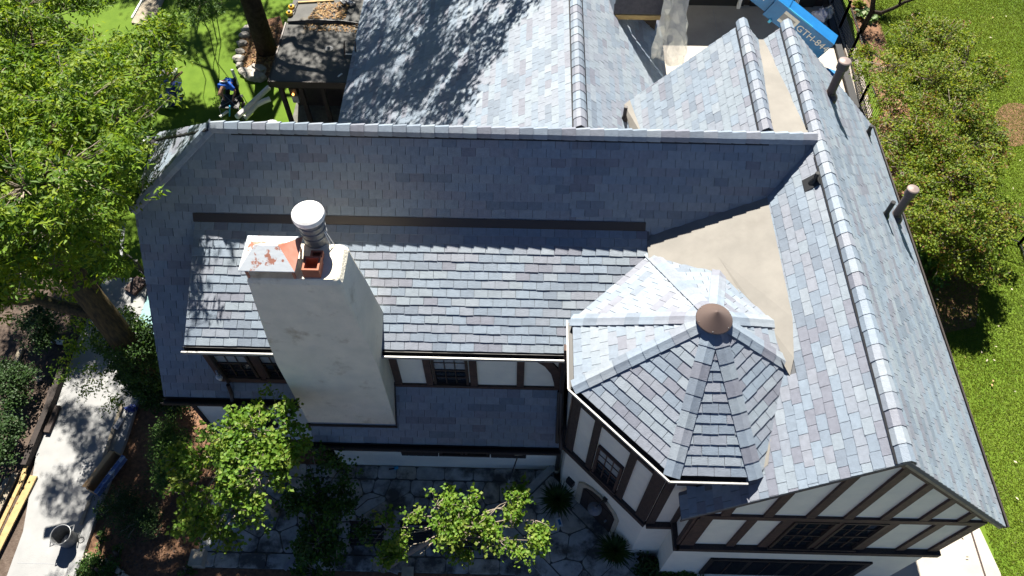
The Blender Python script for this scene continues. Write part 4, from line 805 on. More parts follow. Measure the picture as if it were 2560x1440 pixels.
# trees standing beyond the top of the picture, seen here by trunk and shade
g = G(668, 128)
BT = [((-3.2, 25.5, 11.5), 3.0, 2.6, 1.8), ((-5.8, 24.0, 12.0), 2.8, 2.6, 1.8), ((-8.5, 23.0, 12.5), 2.6, 2.6, 1.8), ((-6.0, 28.0, 13.0), 3.0, 2.8, 2.0), ((-9.5, 27.0, 12.5), 2.8, 2.6, 1.8), ((-12.2, 25.5, 11.5), 2.4, 2.4, 1.6), ((-2.4, 29.0, 12.5), 2.2, 2.2, 1.5), ((-4.2, 21.6, 11.0), 2.0, 1.8, 1.3), ((-12.5, 29.5, 12.0), 2.6, 2.4, 1.6), ((-7.5, 30.5, 13), 2.6, 2.4, 1.6), ((-12, 37.5, 12.5), 2.6, 2.0, 1.6), ((-15.5, 36.5, 12), 2.4, 2.0, 1.6), ((-9, 36.5, 12.5), 2.2, 2.2, 1.6), ((-13.5, 41, 12), 2.6, 2.4, 1.6), ((-17, 40, 12.5), 2.4, 2.2, 1.5), ((-8.6, 16.6, 13.4), 1.3, 1.0, .6), ((-7.3, 15.6, 13.6), .8, .6, .4)]
tree('shade_tree', 'dark trunk of tall shade tree standing beside the flat porch roof', (g[0], g[1], 0), [(g[0], g[1], -.2), (g[0], g[1], 3), (g[0], g[1], 6), (g[0]+.3, g[1]+.2, 9)], BT, 1800, 22, .30, .22, .055, M['leafA'], 121, bark='bark_dark', twigs=.1, r0=.42, r1=.3, limb_r=.14)
BT2 = [((-17.5, 22.5, 8.5), 2.2, 2.0, 1.6), ((-19.5, 26, 9.5), 2.6, 2.4, 1.7), ((-15.6, 28.0, 9.5), 2.0, 2.0, 1.4), ((-21, 21.5, 8.5), 2.2, 2.2, 1.6)]
tree('yard_tree', 'tall yard tree at far upper left whose shade falls on the turf', (-18.6, 25, 0), [(-18.6, 25, -.2), (-18.6, 25, 3), (-18.4, 25.1, 7)], BT2, 900, 24, .28, .2, .05, M['leafA'], 131, twigs=.1, r0=.3, limb_r=.1)
# hanging sprays at the top of the turf
BS = [blob(*a) for a in ((500, 12, 3.0, .5), (530, 35, 2.6, .35), (470, 5, 3.1, .4), (555, 8, 2.8, .35))]
g = G(515, -60)
tree('young_tree', 'young tree with hanging leafy sprays over the turf at top', (g[0], g[1], 0), [(g[0], g[1], -.1), (g[0], g[1], 1.6), (g[0], g[1]-.1, 2.9)], BS, 110, 30, .14, .12, .02, [M['leafE'][0], M['leafE'][1]], 141, r0=.07, r1=.04, limb_r=.03)
# the two small trees on the patio
BP = [blob(a[0], a[1], a[2]+1.0, a[3]*.95, a[4]) for a in ((640, 1080, 3.7, .62, .45), (710, 1050, 3.6, .38, .3), (560, 1100, 3.5, .50, .4), (560, 1180, 3.4, .62, .45), (650, 1180, 3.6, .62, .42), (500, 1190, 3.0, .45, .4), (510, 1270, 2.6, .48, .4), (580, 1270, 2.9, .50, .36), (690, 1130, 3.5, .45, .35), (545, 1320, 2.3, .32, .3), (480, 1310, 2.2, .26, .3), (715, 1180, 3.3, .35, .3), (465, 1150, 2.9, .22, .22), (470, 1240, 2.6, .22, .22), (730, 1090, 3.4, .22, .2), (560, 1345, 2.0, .2, .2))]
g = G(690, 1290)
tree('small_tree', 'round-leaved small tree over the left end of the patio', (g[0], g[1], 0), [(g[0], g[1], -.1), (g[0]+.05, g[1]+.1, 1.0), (g[0]-.05, g[1]+.2, 2.0), (g[0]-.2, g[1]+.2, 3.7)], BP, 600, 13, .10, .10, .046, M['leafB'], 151, bark='oldwood', twigs=.55, r0=.11, r1=.07, limb_r=.035, probs=[.35, .3, .15, .2])
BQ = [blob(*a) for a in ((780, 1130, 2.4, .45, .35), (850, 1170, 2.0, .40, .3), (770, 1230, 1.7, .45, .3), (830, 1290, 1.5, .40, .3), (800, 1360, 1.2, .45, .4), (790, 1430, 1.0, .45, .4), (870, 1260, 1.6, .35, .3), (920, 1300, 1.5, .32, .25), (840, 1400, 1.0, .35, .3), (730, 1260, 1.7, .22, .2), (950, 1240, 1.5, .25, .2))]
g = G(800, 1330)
tree('shade_toned_foliage', 'shaded part of the small tree left of the chimney foot, leaves coloured darker', (g[0], g[1], 0), [(g[0], g[1], -.1), (g[0], g[1]+.1, .8), (g[0], g[1]+.2, 1.6)], BQ, 360, 14, .10, .09, .042, [M['leafE'][0], M['leafE'][2], M['leafB'][2], M['leafD'][1]], 161, twigs=.5, r0=.09, r1=.05, limb_r=.028)  # shaded side of the left small tree; shade put into darker leaf colours
BR = [blob(a[0], a[1], a[2]+1.1, a[3]*.95, a[4]*.55) for a in ((1020, 1290, 2.2, .30, .26), (1090, 1265, 2.3, .32, .26), (1150, 1265, 2.3, .32, .26), (1110, 1320, 2.2, .38, .25), (1190, 1320, 2.2, .40, .28), (1240, 1270, 2.1, .26, .2), (1290, 1245, 2.1, .20, .16), (1280, 1320, 2.0, .32, .24), (1320, 1350, 1.8, .24, .2), (1300, 1385, 1.6, .16, .16), (1000, 1340, 2.0, .20, .2), (1160, 1390, 1.6, .20, .16), (1050, 1385, 1.7, .14, .12), (1240, 1350, 2.0, .28, .2), (965, 1320, 2.0, .2, .2), (985, 1385, 1.7, .16, .16), (1335, 1300, 1.9, .18, .16), (1340, 1345, 1.7, .2, .2), (1310, 1235, 2.1, .14, .14), (1345, 1375, 1.5, .14, .14))]
g = G(955, 1425)
tree('small_tree', 'small leaning tree with pale trunk over the black benches', (g[0], g[1], 0), [(g[0], g[1], -.1), (*G(970, 1418, .3)[:2], .3), (*G(1030, 1378, 1.3)[:2], 1.3), (*G(1105, 1335, 2.4)[:2], 2.4), (*G(1160, 1315, 3.0)[:2], 3.0)], BR, 370, 12, .09, .09, .042, M['leafB'], 171, bark='twig', twigs=.6, r0=.085, r1=.045, limb_r=.022, probs=[.33, .32, .1, .25])
# shrubs
def shrub(name, label, blobs, n, per, mats, seed, L=.08, w=.025, spread=.13, group=None, twigs=.12, shell=.45, probs=None, twigm='twig'):
    c = np.mean([b[0] for b in blobs], 0); return tree(name, label, (c[0], c[1], 0), [(c[0], c[1], -.1), (c[0], c[1], .25), (c[0]+.03, c[1], max(.4, c[2]*.6))], blobs, n, per, spread, L, w, mats, seed, group, twigs=twigs, r0=.06, r1=.03, limb_r=.02, cat='shrub', shell=shell, probs=probs, twigm=twigm)
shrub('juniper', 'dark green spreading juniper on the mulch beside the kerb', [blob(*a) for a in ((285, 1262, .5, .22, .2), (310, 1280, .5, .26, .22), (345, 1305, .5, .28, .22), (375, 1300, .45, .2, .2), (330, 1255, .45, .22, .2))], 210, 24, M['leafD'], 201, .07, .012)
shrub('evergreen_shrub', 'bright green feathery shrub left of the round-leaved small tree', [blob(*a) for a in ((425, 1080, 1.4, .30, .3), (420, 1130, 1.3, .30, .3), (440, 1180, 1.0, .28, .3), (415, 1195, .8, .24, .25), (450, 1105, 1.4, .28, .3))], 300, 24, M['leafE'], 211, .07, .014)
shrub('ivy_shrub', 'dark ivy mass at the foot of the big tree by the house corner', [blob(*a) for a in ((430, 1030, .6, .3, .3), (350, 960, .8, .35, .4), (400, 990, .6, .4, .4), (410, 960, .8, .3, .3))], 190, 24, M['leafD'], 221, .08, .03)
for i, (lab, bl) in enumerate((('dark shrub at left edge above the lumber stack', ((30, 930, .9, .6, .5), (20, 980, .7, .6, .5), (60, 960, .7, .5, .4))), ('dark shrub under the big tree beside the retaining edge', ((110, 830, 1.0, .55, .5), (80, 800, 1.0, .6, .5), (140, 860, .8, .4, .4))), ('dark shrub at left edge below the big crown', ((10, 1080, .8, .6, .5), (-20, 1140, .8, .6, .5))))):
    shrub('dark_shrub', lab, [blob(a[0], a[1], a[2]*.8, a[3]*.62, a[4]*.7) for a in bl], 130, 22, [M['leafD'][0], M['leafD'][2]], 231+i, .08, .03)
for i, (lab, q) in enumerate((('tiny green plant on mulch below the juniper', (255, 1350)), ('tiny green plant beside the curved stone border', (298, 1388)), ('small weed clump just right of the kerb bend', (262, 1290)), ('low green plant at bottom of the patio front', (470, 1425)))):
    g = G(*q); shrub('small_plant', lab, [((g[0], g[1], .10), .10, .10, .09)], 14, 14, M['leafE'], 241+i, .06, .02, .05)
g = G(240, 1425); shrub('small_plant', 'green ground plant inside the curved stone border', [((g[0], g[1], .12), .40, .25, .14), ((g[0]+.3, g[1]-.1, .1), .3, .2, .12)], 90, 22, M['leafE'], 251, .07, .022, .09)
for i, (lab, q, s) in enumerate((('leafy green plant at foot of the gable wall', (1690, 1432), .30), ('dark plant in the bed by the turret corner', (1600, 1425), .25))):
    g = G(*q, .3); shrub('wall_plant', lab, [((g[0], g[1], .35), s, s, .25), ((g[0]+.3, g[1], .3), s, s, .2)], 80, 22, [M['leafE'], M['leafD']][i], 261+i, .09, .035, .09)
# right hand shrubs and small trees
BH1 = [blob(*a) for a in ((2220, 170, 2.3, .9, .6), (2280, 120, 2.3, .9, .6), (2350, 110, 2.1, .9, .6), (2230, 230, 2.4, .8, .6), (2320, 200, 2.7, 1.0, .6), (2420, 160, 2.1, .8, .5), (2400, 220, 2.4, .8, .5), (2460, 200, 1.9, .6, .4), (2180, 130, 1.9, .4, .4), (2500, 150, 1.4, .3, .3), (2440, 95, 1.5, .35, .3), (2300, 70, 1.6, .3, .3), (2505, 250, 1.3, .25, .3))]
shrub('flowering_shrub', 'broad yellow-green shrub beside the iron fence at upper right', BH1, 1150, 18, M['leafC'], 301, .095, .030, .13, probs=[.36, .22, .22, .06, .14], twigs=.5)
BH2 = [blob(*a) for a in ((2230, 300, 2.3, .8, .6), (2300, 280, 2.6, .9, .6), (2380, 290, 2.5, .9, .6), (2440, 300, 2.1, .7, .5), (2270, 370, 2.5, .8, .6), (2340, 360, 2.7, .9, .6), (2420, 370, 2.3, .8, .5), (2470, 350, 1.9, .5, .4), (2260, 420, 2.3, .7, .5), (2520, 380, 1.2, .28, .3), (2500, 310, 1.5, .3, .3))]
shrub('flowering_shrub', 'broad shrub with reddish tips between the two fence runs', BH2, 1050, 18, M['leafC'], 311, .095, .030, .13, probs=[.28, .22, .18, .18, .14], twigs=.5)
BH3 = [blob(*a) for a in ((2300, 460, 2.5, .7, .5), (2370, 440, 2.6, .8, .6), (2440, 440, 2.2, .7, .5), (2310, 540, 2.6, .6, .5), (2380, 520, 2.6, .8, .6), (2450, 510, 2.1, .7, .5), (2350, 580, 2.5, .7, .5), (2420, 590, 2.1, .7, .5), (2480, 580, 1.7, .5, .4), (2380, 640, 2.0, .5, .4), (2430, 660, 1.7, .5, .4), (2520, 545, 1.3, .3, .3), (2500, 640, 1.2, .3, .3), (2480, 700, 1.0, .3, .3))]
g = G(2320, 620)
tree('crape_tree', 'multi-stemmed small tree by the right eave above its dark shadow', (g[0], g[1], 0), [(g[0], g[1], -.1), (g[0]-.02, g[1]+.05, .8), (g[0]+.1, g[1]+.1, 1.7)], BH3, 1150, 19, .13, .095, .030, M['leafC'], 321, twigs=.45, r0=.10, r1=.06, limb_r=.04, probs=[.30, .25, .17, .12, .16])
g = G(2310, 640, .3); shrub('hydrangea', 'large-leaved green plant beside the right eave', [((g[0]+.1, g[1], .4), .38, .5, .32), ((g[0]+.25, g[1]-.5, .4), .35, .4, .3)], 80, 16, [M['leafE'][1], M['leafE'][0], M['leafB'][0]], 331, .15, .075, .12)
g = G(2165, 45); 
def hosta(g, label, s, seed, mats):
    t = thing('hosta', label, 'plant', (g[0], g[1], 0)); leaves('foliage', np.array([(g[0]+s*.5*math.cos(k), g[1]+s*.5*math.sin(k), .18) for k in np.linspace(0, 6.28, 14)]+[(g[0], g[1], .26)]*4), 10, s*.16, s*.42, s*.16, mats, seed, t, .4, .3)
M['hosta'] = [leafm('hosta_0', (.20, .30, .12)), leafm('hosta_1', (.34, .40, .24)), leafm('hosta_2', (.14, .26, .08))]
hosta(g, 'pale variegated hosta beside the dark branch trunk', .55, 5, M['hosta']); hosta(G(2143, 18), 'small yellow-green hosta near the top of fence', .3, 6, [M['leafC'][0], M['leafC'][2]])
t = thing('bare_tree', 'bare dark forked trunk leaning over the hosta at top right', 'tree', G(2150, 88))
mb = MB(); g0 = G(2148, 88); 
mb.tube([g0, G(2165, 55, .6), G(2180, 28, 1.2), G(2186, -20, 2.2)], [.12, .11, .10, .09], 9); mb.tube([G(2180, 30, 1.15), G(2205, 32, 1.3), G(2235, 20, 1.6), G(2262, 5, 1.9), G(2310, -10, 2.3)], [.085, .075, .07, .06, .04], 8); mb.tube([G(2248, 12, 1.75), G(2254, -10, 2.1)], [.05, .04], 7)
mb.build('trunk', M['bark_dark'], t, smooth=True)
BZ = [((g0[0]+2.2, g0[1]+3.5, 4.5), 1.6, 1.5, .9), ((g0[0]+.6, g0[1]+4.5, 5), 1.5, 1.4, .9)]
C_ = blob_centers(BZ, 220, 9); leaves('crown', C_, 22, .2, .11, .03, M['leafC'], 10, t)
# ================================================================ FENCES, YARD AND SITE THINGS
def fence(pts, label, hgt=1.25, step=.13, seed=0):
    t = thing('iron_fence', label, 'fence', (*pts[0][:2], 0)); n = 0
    for a, b_ in zip(pts[:-1], pts[1:]):
        a = np.array((*a[:2], 0)); b_ = np.array((*b_[:2], 0)); d = b_-a; L = np.linalg.norm(d); d /= L
        for z in (.14, hgt-.06): mb = MB(); mb.beam(a+np.array((0, 0, z)), b_+np.array((0, 0, z)), .035, .03); mb.build('rail', M['black'], t)
        k = int(L/step)
        for i in range(1, k):
            q = a+d*L*i/k; mb = MB(); mb.box(q[0]-.008, q[0]+.008, q[1]-.008, q[1]+.008, .03, hgt); mb.build('picket', M['black'], t); n += 1
        for q in (a, b_): mb = MB(); mb.box(q[0]-.035, q[0]+.035, q[1]-.035, q[1]+.035, -.05, hgt+.08); mb.build('post', M['black'], t)
    return t
fp = [G(*q) for q in ((2078, 10), (2098, 72), (2121, 145), (2146, 265), (2200, 420))]
fence(fp, 'long black iron picket fence along the gravel strip at upper right')
fp = [G(*q) for q in ((2300, 530), (2410, 566), (2545, 612))]
fence(fp, 'black iron picket fence running from the shrubs to the right edge')
fp = [G(*q) for q in ((2545, 612), (2565, 680))]; fence(fp, 'short dark fence run at the right edge of the picture')
fp = [G(*q) for q in ((300, 640), (375, 700))]; fence(fp, 'short black fence by the back corner of the walk', 1.0)
e0, e1 = [G(*q) for q in ((2078, 40), (2150, 290))], [G(*q) for q in ((2064, 42), (2132, 292))]
mb = MB(); mb.prism([(*e0[0][:2], .0), (*e0[1][:2], .0), (*e1[1][:2], .0), (*e1[0][:2], .0)], (0, 0, .16)); mb.build('bed_edging', M['black'], None, label='broad black edging strip between gravel and iron fence', category='edging')
# garage across the drive
GYv = 27.9; t = thing('garage', 'dark garage with pale posts at top of the driveway', 'garage', (8, 28.5, 0))
mb = MB(); mb.box(3.2, 12.6, GYv+.3, 34, 0, 2.5); mb.build('wall', M['darkwood'], t)
mb = MB(); mb.prism([(2.6, GYv-.15, 2.58), (13.1, GYv-.15, 2.58), (13.1, 31, 4.4), (2.6, 31, 4.4)], (0, 0, .12)); mb.build('roof', M['darkshingle'], t)
mb = MB(); mb.prism([(2.6, 31, 4.4), (13.1, 31, 4.4), (13.1, 35, 2.4), (2.6, 35, 2.4)], (0, 0, .12)); mb.build('roof', M['darkshingle'], t)
for px in (1845, 1990):
    g = G(px, 24 if px < 1900 else 40); mb = MB(); mb.box(g[0]-.07, g[0]+.07, GYv+.02, GYv+.16, 0, 2.6); mb.build('post', M['white'], t)
for k in range(3):
    mb = MB(); mb.box(3.6+k*2.95, 6.3+k*2.95, GYv+.22, GYv+.298, .02, 2.25); d = mb.build('garage_door', M['black'], t)
    for z in (.55, 1.1, 1.65): mb = MB(); mb.box(3.65+k*2.95, 6.25+k*2.95, GYv+.205, GYv+.219, z, z+.03); mb.build('panel_joint', M['darkwood'], d)
mb = MB(); q = G(1752, 40); mb.box(q[0]+.55, q[0]+.565, 18, GYv, .0295, .033); mb.build('driveway_joint', M['grey'], None, kind='structure')
# telehandler
T0, T1 = G(2080, 107, 2.75), G(1970, 20, 3.55); d = nrm(T1-T0); T2 = T1+d*3.6
t = thing('telehandler', 'blue telehandler with its boom raised behind the right wing', 'telehandler', (*(T0[:2]), 0))
sd = nrm(np.cross(d, (0, 0, 1))); sd = sd if sd[1] < 0 else -sd; upv = nrm(np.cross(sd, d)); upv = upv if upv[2] > 0 else -upv
def bm(a, b, w0, w1, z0, z1, m, name):     # box along the boom: w outward from the near side face, z below the top edge
    mb = MB(); mb.prism([a+sd*w0+upv*z0, b+sd*w0+upv*z0, b+sd*w0+upv*z1, a+sd*w0+upv*z1], sd*(w1-w0)); return mb.build(name, M[m] if isinstance(m, str) else m, t)
bo = bm(T0-d*.1, T1+d*.5, -.55, 0, -.80, 0, 'blue', 'boom'); b2 = bm(T1+d*.3, T2, -.48, -.06, -.70, -.08, 'blue', 'boom_section')
bm(T1-d*.02, T1+d*.5, -.60, .04, -.72, .03, 'blue', 'boom_collar'); bm(T1+d*.25, T1+d*.95, -.5, -.1, -.08, .02, 'lblue', 'hose_tray')
bm(T0+d*.9, T1+d*.3, -.02, .012, -.02, .03, 'lblue', 'sunlit_boom_edge'); bm(T1+d*.1, T1+d*.2, .04, .09, -.85, -.70, 'lblue', 'bracket'); bm(T0-d*.1, T0+d*.35, -.56, .015, -1.0, -.78, 'lblue', 'boom_pivot')  # first strip: sunlight along the boom's top edge painted as lighter blue
for k in (.8, 1.3): bm(T1+d*k, T1+d*(k+.03), -.055, -.05, -.40, -.18, 'white', 'mark')
lg = bm(T0+d*1.35, T0+d*2.15, .0, .008, -.62, -.12, 'white', 'decal'); bm(T0+d*1.45, T0+d*2.05, .009, .013, -.50, -.24, 'grey', 'decal_panel')
tx = bpy.data.curves.new('model_lettering', 'FONT'); tx.body = 'GTH-844'; tx.size = .36; tx.extrude = .004; tx.align_x = 'LEFT'; tx.align_y = 'BOTTOM'
xo = -d; zo = upv; yo = np.cross(zo, xo)
A = T0+d*1.30+sd*.006-upv*.52; R_ = np.stack([xo, zo, sd], 1)
tmp = bpy.data.objects.new('tmp', tx); COL.objects.link(tmp); bpy.context.view_layer.update(); tme = bpy.data.meshes.new_from_object(tmp); bpy.data.objects.remove(tmp); tme.materials.clear(); tme.materials.append(M['white']); to = link('lettering', tme, t)
to.matrix_basis = Matrix(((R_[0, 0], R_[0, 1], R_[0, 2], A[0]), (R_[1, 0], R_[1, 1], R_[1, 2], A[1]), (R_[2, 0], R_[2, 1], R_[2, 2], A[2]), (0, 0, 0, 1)))
cx, cy = T0[0]+.05, T0[1]-.15
mb = MB(); mb.prism([(cx-.9, cy-.5, .55), (cx+.2, cy-.95, .55), (cx+.6, cy-.1, .55), (cx-.5, cy+.5, .55)], (0, 0, 1.1)); mb.build('chassis', M['blue'], t)
for ox, oy in ((-1.0, -.3), (.25, -.75)):
    c = np.array((cx+ox, cy+oy, .5)); a = nrm((.45, 1, 0)); mb = MB(); mb.tube([c-a*.2, c-a*.17, c+a*.17, c+a*.2], [.42, .5, .5, .42], 20); w = mb.build('wheel', M['black'], t)
    mb = MB(); mb.tube([c-a*.21, c-a*.2], [.22, .24], 14); mb.build('rim', M['white'], w)
# plastic bags in the corner by the fence
def crumple(name, c, rx, ry, rz, m, label, seed, cat='bag', group=None, n=14, mm=9):
    rg2 = np.random.default_rng(seed); vs = []
    for i in range(mm+1):
        ph = math.pi*i/mm
        for j in range(n): a = 2*math.pi*j/n; k = 1+.22*math.sin(3*a+seed+2*ph)+.16*rg2.normal(); vs.append((c[0]+rx*math.sin(ph)*math.cos(a)*k, c[1]+ry*math.sin(ph)*math.sin(a)*k, max(.01, c[2]+rz*math.cos(ph)*(1+.1*rg2.normal()))))
    fs = [(i*n+j, (i+1)*n+j, (i+1)*n+(j+1) % n, i*n+(j+1) % n) for i in range(mm) for j in range(n)]; mb = MB(); mb.add(vs, fs); return mb.build(name, m, None, label=label, category=cat, group=group)
g = G(2050, 42, .35); crumple('plastic_bag', (g[0], g[1], .35), .26, .3, .36, M['bagwhite'], 'tall white plastic bag standing by the iron fence', 3)
g = G(2072, 28, .45); crumple('plastic_bag', (g[0], g[1], .32), .2, .22, .34, M['plastic'], 'clear crumpled bag beside the tall white bag', 4)
g = G(2046, 74, .2); crumple('plastic_bag', (g[0], g[1], .18), .36, .26, .18, M['bagwhite'], 'flat white bag below the tall bag behind blue boom', 5)
# membrane roll and torn plastic on the rear wing roof
a, b_ = pl(1535, -12, (1.37, 0, 7.5), (.9, 0, 1)), pl(1578, 42, (1.37, 0, 7.5), (.9, 0, 1)); dd = nrm(b_-a); m_ = (a+b_)/2
t = thing('membrane_roll', 'white roll of roofing membrane lying beside the unfinished dormer', 'roll', m_)
mb = MB(); mb.tube([a, m_-dd*.05, m_, b_], [.10, .10, .135, .135], 16); mb.build('roll', M['roll'], t); mb = MB(); mb.tube([b_, b_+dd*.01], [.07, .07], 12); mb.build('core', M['grey'], t)
P = {}
rg2 = np.random.default_rng(12); nu, nv = 9, 12; vs = []
top0, top1 = np.array((3.95, 19.2, 7.4)), np.array((4.55, 19.5, 7.5)); lo0, lo1 = np.array((3.70, 18.55, 4.95)), np.array((4.85, 18.65, 4.75))
for j in range(nv+1):
    for i in range(nu+1):
        u, v = i/nu, j/nv; a = top0+(top1-top0)*u; b_ = lo0+(lo1-lo0)*u; p = a+(b_-a)*v+np.array((0, -.35*math.sin(math.pi*v)*v, 0))+rg2.normal(0, .035, 3)*(.4+v)+np.array((.05*math.sin(9*u), -.10*math.sin(7*u+3*v), 0)); vs.append(p)
mb = MB(); mb.add(vs, [(j*(nu+1)+i, j*(nu+1)+i+1, (j+1)*(nu+1)+i+1, (j+1)*(nu+1)+i) for j in range(nv) for i in range(nu)])
o = mb.build('torn_plastic', M['plastic'], None, label='torn clear plastic sheet hanging from the unfinished dormer corner', category='plastic sheet')
# ---------------------------------------------------------------- flat-roofed porch
t = thing('porch', 'flat-roofed dark timber porch against the rear wing', 'porch', (-7.3, 21, 0)); PZ2 = 2.62
q = [G(*p, PZ2) for p in ((655, 203), (878, 208), (905, -20), (728, -20))]
x0, x1, y0, y1 = -8.70, -5.7, q[0][1], q[2][1]
yj = G(710, 57, PZ2)[1]
mb = MB(); mb.box(x0, x1, y0, yj, PZ2-.18, PZ2); mb.build('roof_slab', M['porchroof'], t); mb = MB(); mb.box(x0+.05, x1, yj+.02, y1+1.5, PZ2-.18, PZ2+.10); mb.build('roof_slab', M['porchroof'], t)
mb = MB(); mb.box(x0-.03, x1, y0-.05, y0-.002, PZ2-.22, PZ2+.035); mb.box(x0-.05, x0-.002, y0-.05, yj, PZ2-.22, PZ2+.035); mb.build('fascia', M['bronze'], t)
mb = MB(); mb.tube([(x0+.05, yj, PZ2+.06), (-7.6, yj+.03, PZ2+.12), (-6.6, yj+.02, PZ2+.10), (x1, yj-.2, PZ2+.14)], .035, 7); mb.build('roof_cable', M['black'], t)
for x in (-8.45, -7.75, -7.0, -6.25): mb = MB(); mb.box(x-.07, x+.07, y0+.1, y0+.24, 0, PZ2-.18); mb.build('post', M['darkwood'], t)
mb = MB(); mb.box(x0+.1, x1, y0+.08, y0+.26, PZ2-.36, PZ2-.181); mb.build('beam', M['darkwood'], t); mb = MB(); mb.box(x0+.1, x1, y0+1.6, y0+1.7, 0, PZ2-.2); mb.build('back_wall', M['darkwood'], t)
mb = MB(); mb.box(x0, x1+.2, y0-.9, y0+4, -.1, .06); mb.build('porch_floor', M['joint'], t)
mb = MB(); mb.box(-8.18, -7.92, y0+.12, y0+.36, 1.86, 2.20); l_ = mb.build('lantern', M['bronze'], t); mb = MB(); mb.lathe((-8.05, y0+.06, 1.95), [(.02, 0), (.045, .05), (.02, .10)], 8); mb.build('bulb', M['lampglow'], l_)
mb = MB(); mb.box(-8.16, -7.94, y0+.13, y0+.35, 1.55, 1.859); mb.build('lantern_glass', M['grey'], l_)
# things on the porch roof
litter('fallen_leaves', [(-7.9, yj+.1), (-6.6, yj+.1), (-6.5, yj+1.1), (-7.7, yj+1.0)], 420, .07, M['dry'], 8, PZ2+.11)
litter('fallen_leaves', [(-8.0, yj-.45), (-6.1, yj-.5), (-6.1, yj+.0), (-8.0, yj+.0)], 170, .06, M['dry'], 9, PZ2+.01)
for lab, p, z, m in (('upper yellow and black power tool battery on porch roof', (730, 22), .10, 'yellow'), ('lower yellow and black power tool on porch roof', (725, 37), .10, 'yellow')):
    g = G(*p, PZ2+z); tt = thing('power_tool', lab, 'tool', (g[0], g[1], PZ2+.1)); mb = MB(); mb.lathe((g[0], g[1], PZ2+.10), [(.10, 0), (.12, .05), (.11, .12), (.05, .15)], 14); mb.build('body', M[m], tt); mb = MB(); mb.lathe((g[0], g[1], PZ2+.25), [(.045, 0), (.05, .03)], 10); mb.tube([(g[0]+.05, g[1], PZ2+.2), (g[0]+.14, g[1]+.12, PZ2+.2), (g[0]+.16, g[1]+.35, PZ2+.14)], .02, 6); mb.build('handle', M['black'], tt)
g = G(875, 10, PZ2+.1); tt = thing('roof_jack', 'grey metal bracket lying on porch roof by the slates', 'bracket', (g[0], g[1], PZ2+.1))
mb = MB(); mb.beam(g+np.array((-.25, .2, .06)), g+np.array((.12, -.12, .10)), .12, .08); mb.build('bar', M['grey'], tt); mb = MB(); mb.beam(g+np.array((-.32, .10, .05)), g+np.array((-.16, -.10, .05)), .10, .10); mb.build('foot', M['steel'], tt); mb = MB(); mb.beam(g+np.array((.05, -.18, .05)), g+np.array((.2, -.02, .05)), .10, .10); mb.build('foot', M['steel'], tt)
mb = MB(); mb.beam((*G(745, 6, PZ2+.13)[:2], PZ2+.13), (*G(835, 1, PZ2+.13)[:2], PZ2+.13), .07, .05); mb.build('board', M['lumber'], None, label='thin pale board lying across the far porch roof', category='board')
g = G(822, 120, PZ2+.05); mb = MB(); mb.lathe((g[0], g[1], PZ2), [(.12, .0), (.15, .02), (.06, .05), (.04, .12), (.01, .13)], 14); mb.build('roof_drain', M['steel'], None, label='small grey drain dome in the porch roof', category='drain')
mb = MB(); mb.beam((*G(845, 192, PZ2+.03)[:2], PZ2+.03), (*G(855, 184, PZ2+.03)[:2], PZ2+.03), .05, .03); mb.build('scrap', M['white'], None, label='white scrap strip on porch roof near the ladder foot', category='scrap')
# ladder from the porch front up to the slates
L0, L1 = G(880, 285, .07), G(874, 104, 3.25); dl = nrm(L1-L0); LL = np.linalg.norm(L1-L0)
t = thing('ladder', 'extension ladder with brown rails against the porch roof edge', 'ladder', L0)
for s in (-.19, .19): mb = MB(); mb.beam(L0+np.array((s, 0, 0)), L1+np.array((s, 0, 0)), .03, .075, (0, -1, .4)); mb.build('rail', M['timber_red'], t)
for k in range(1, int(LL/.30)): q = L0+dl*.30*k; mb = MB(); mb.tube([q-np.array((.185, 0, 0)), q+np.array((.185, 0, 0))], .022, 8); mb.build('rung', M['white'], t)
# ---------------------------------------------------------------- the person on the turf and what he works at
def skin_body(name, parent, nodes, edges, m, root=0, sub=2):
    me = bpy.data.meshes.new(name); me.from_pydata([tuple(n[0]) for n in nodes], edges, []); o = link(name, me, parent); me.materials.append(m)
    md = o.modifiers.new('skin', 'SKIN'); md.use_smooth_shade = True
    for i, n in enumerate(nodes): r_ = n[1]; me.skin_vertices[0].data[i].radius = (r_, n[2] if len(n) > 2 else r_); me.skin_vertices[0].data[i].use_root = i == root
    s = o.modifiers.new('subsurf', 'SUBSURF'); s.levels = s.render_levels = sub; return o
f1, f2 = G(577, 262), G(609, 263); mid = (f1+f2)/2
hipc = np.array((mid[0]-.02, mid[1]+.22, .93)); 
P_ = thing('person', 'person in a bright blue printed shirt and black trousers bending over on the turf', 'person', (mid[0], mid[1], 0))
hl, hr_ = hipc+np.array((-.10, 0, -.02)), hipc+np.array((.10, 0, -.02)); kl, kr = (f1+hl)/2+np.array((-.03, -.12, .06)), (f2+hr_)/2+np.array((.03, -.12, .06)); kl[2] = kr[2] = .50
ch = hipc+np.array((-.06, -.34, .20)); nk = hipc+np.array((-.14, -.56, .17)); hd = hipc+np.array((-.20, -.72, .04))
al, ar = ch+np.array((-.19, -.08, .0)), ch+np.array((.19, -.10, .0)); el, er = al+np.array((.00, -.12, -.25)), ar+np.array((.16, -.05, -.20)); wl, wr = el+np.array((.08, -.10, -.22)), er+np.array((-.10, -.18, -.16))
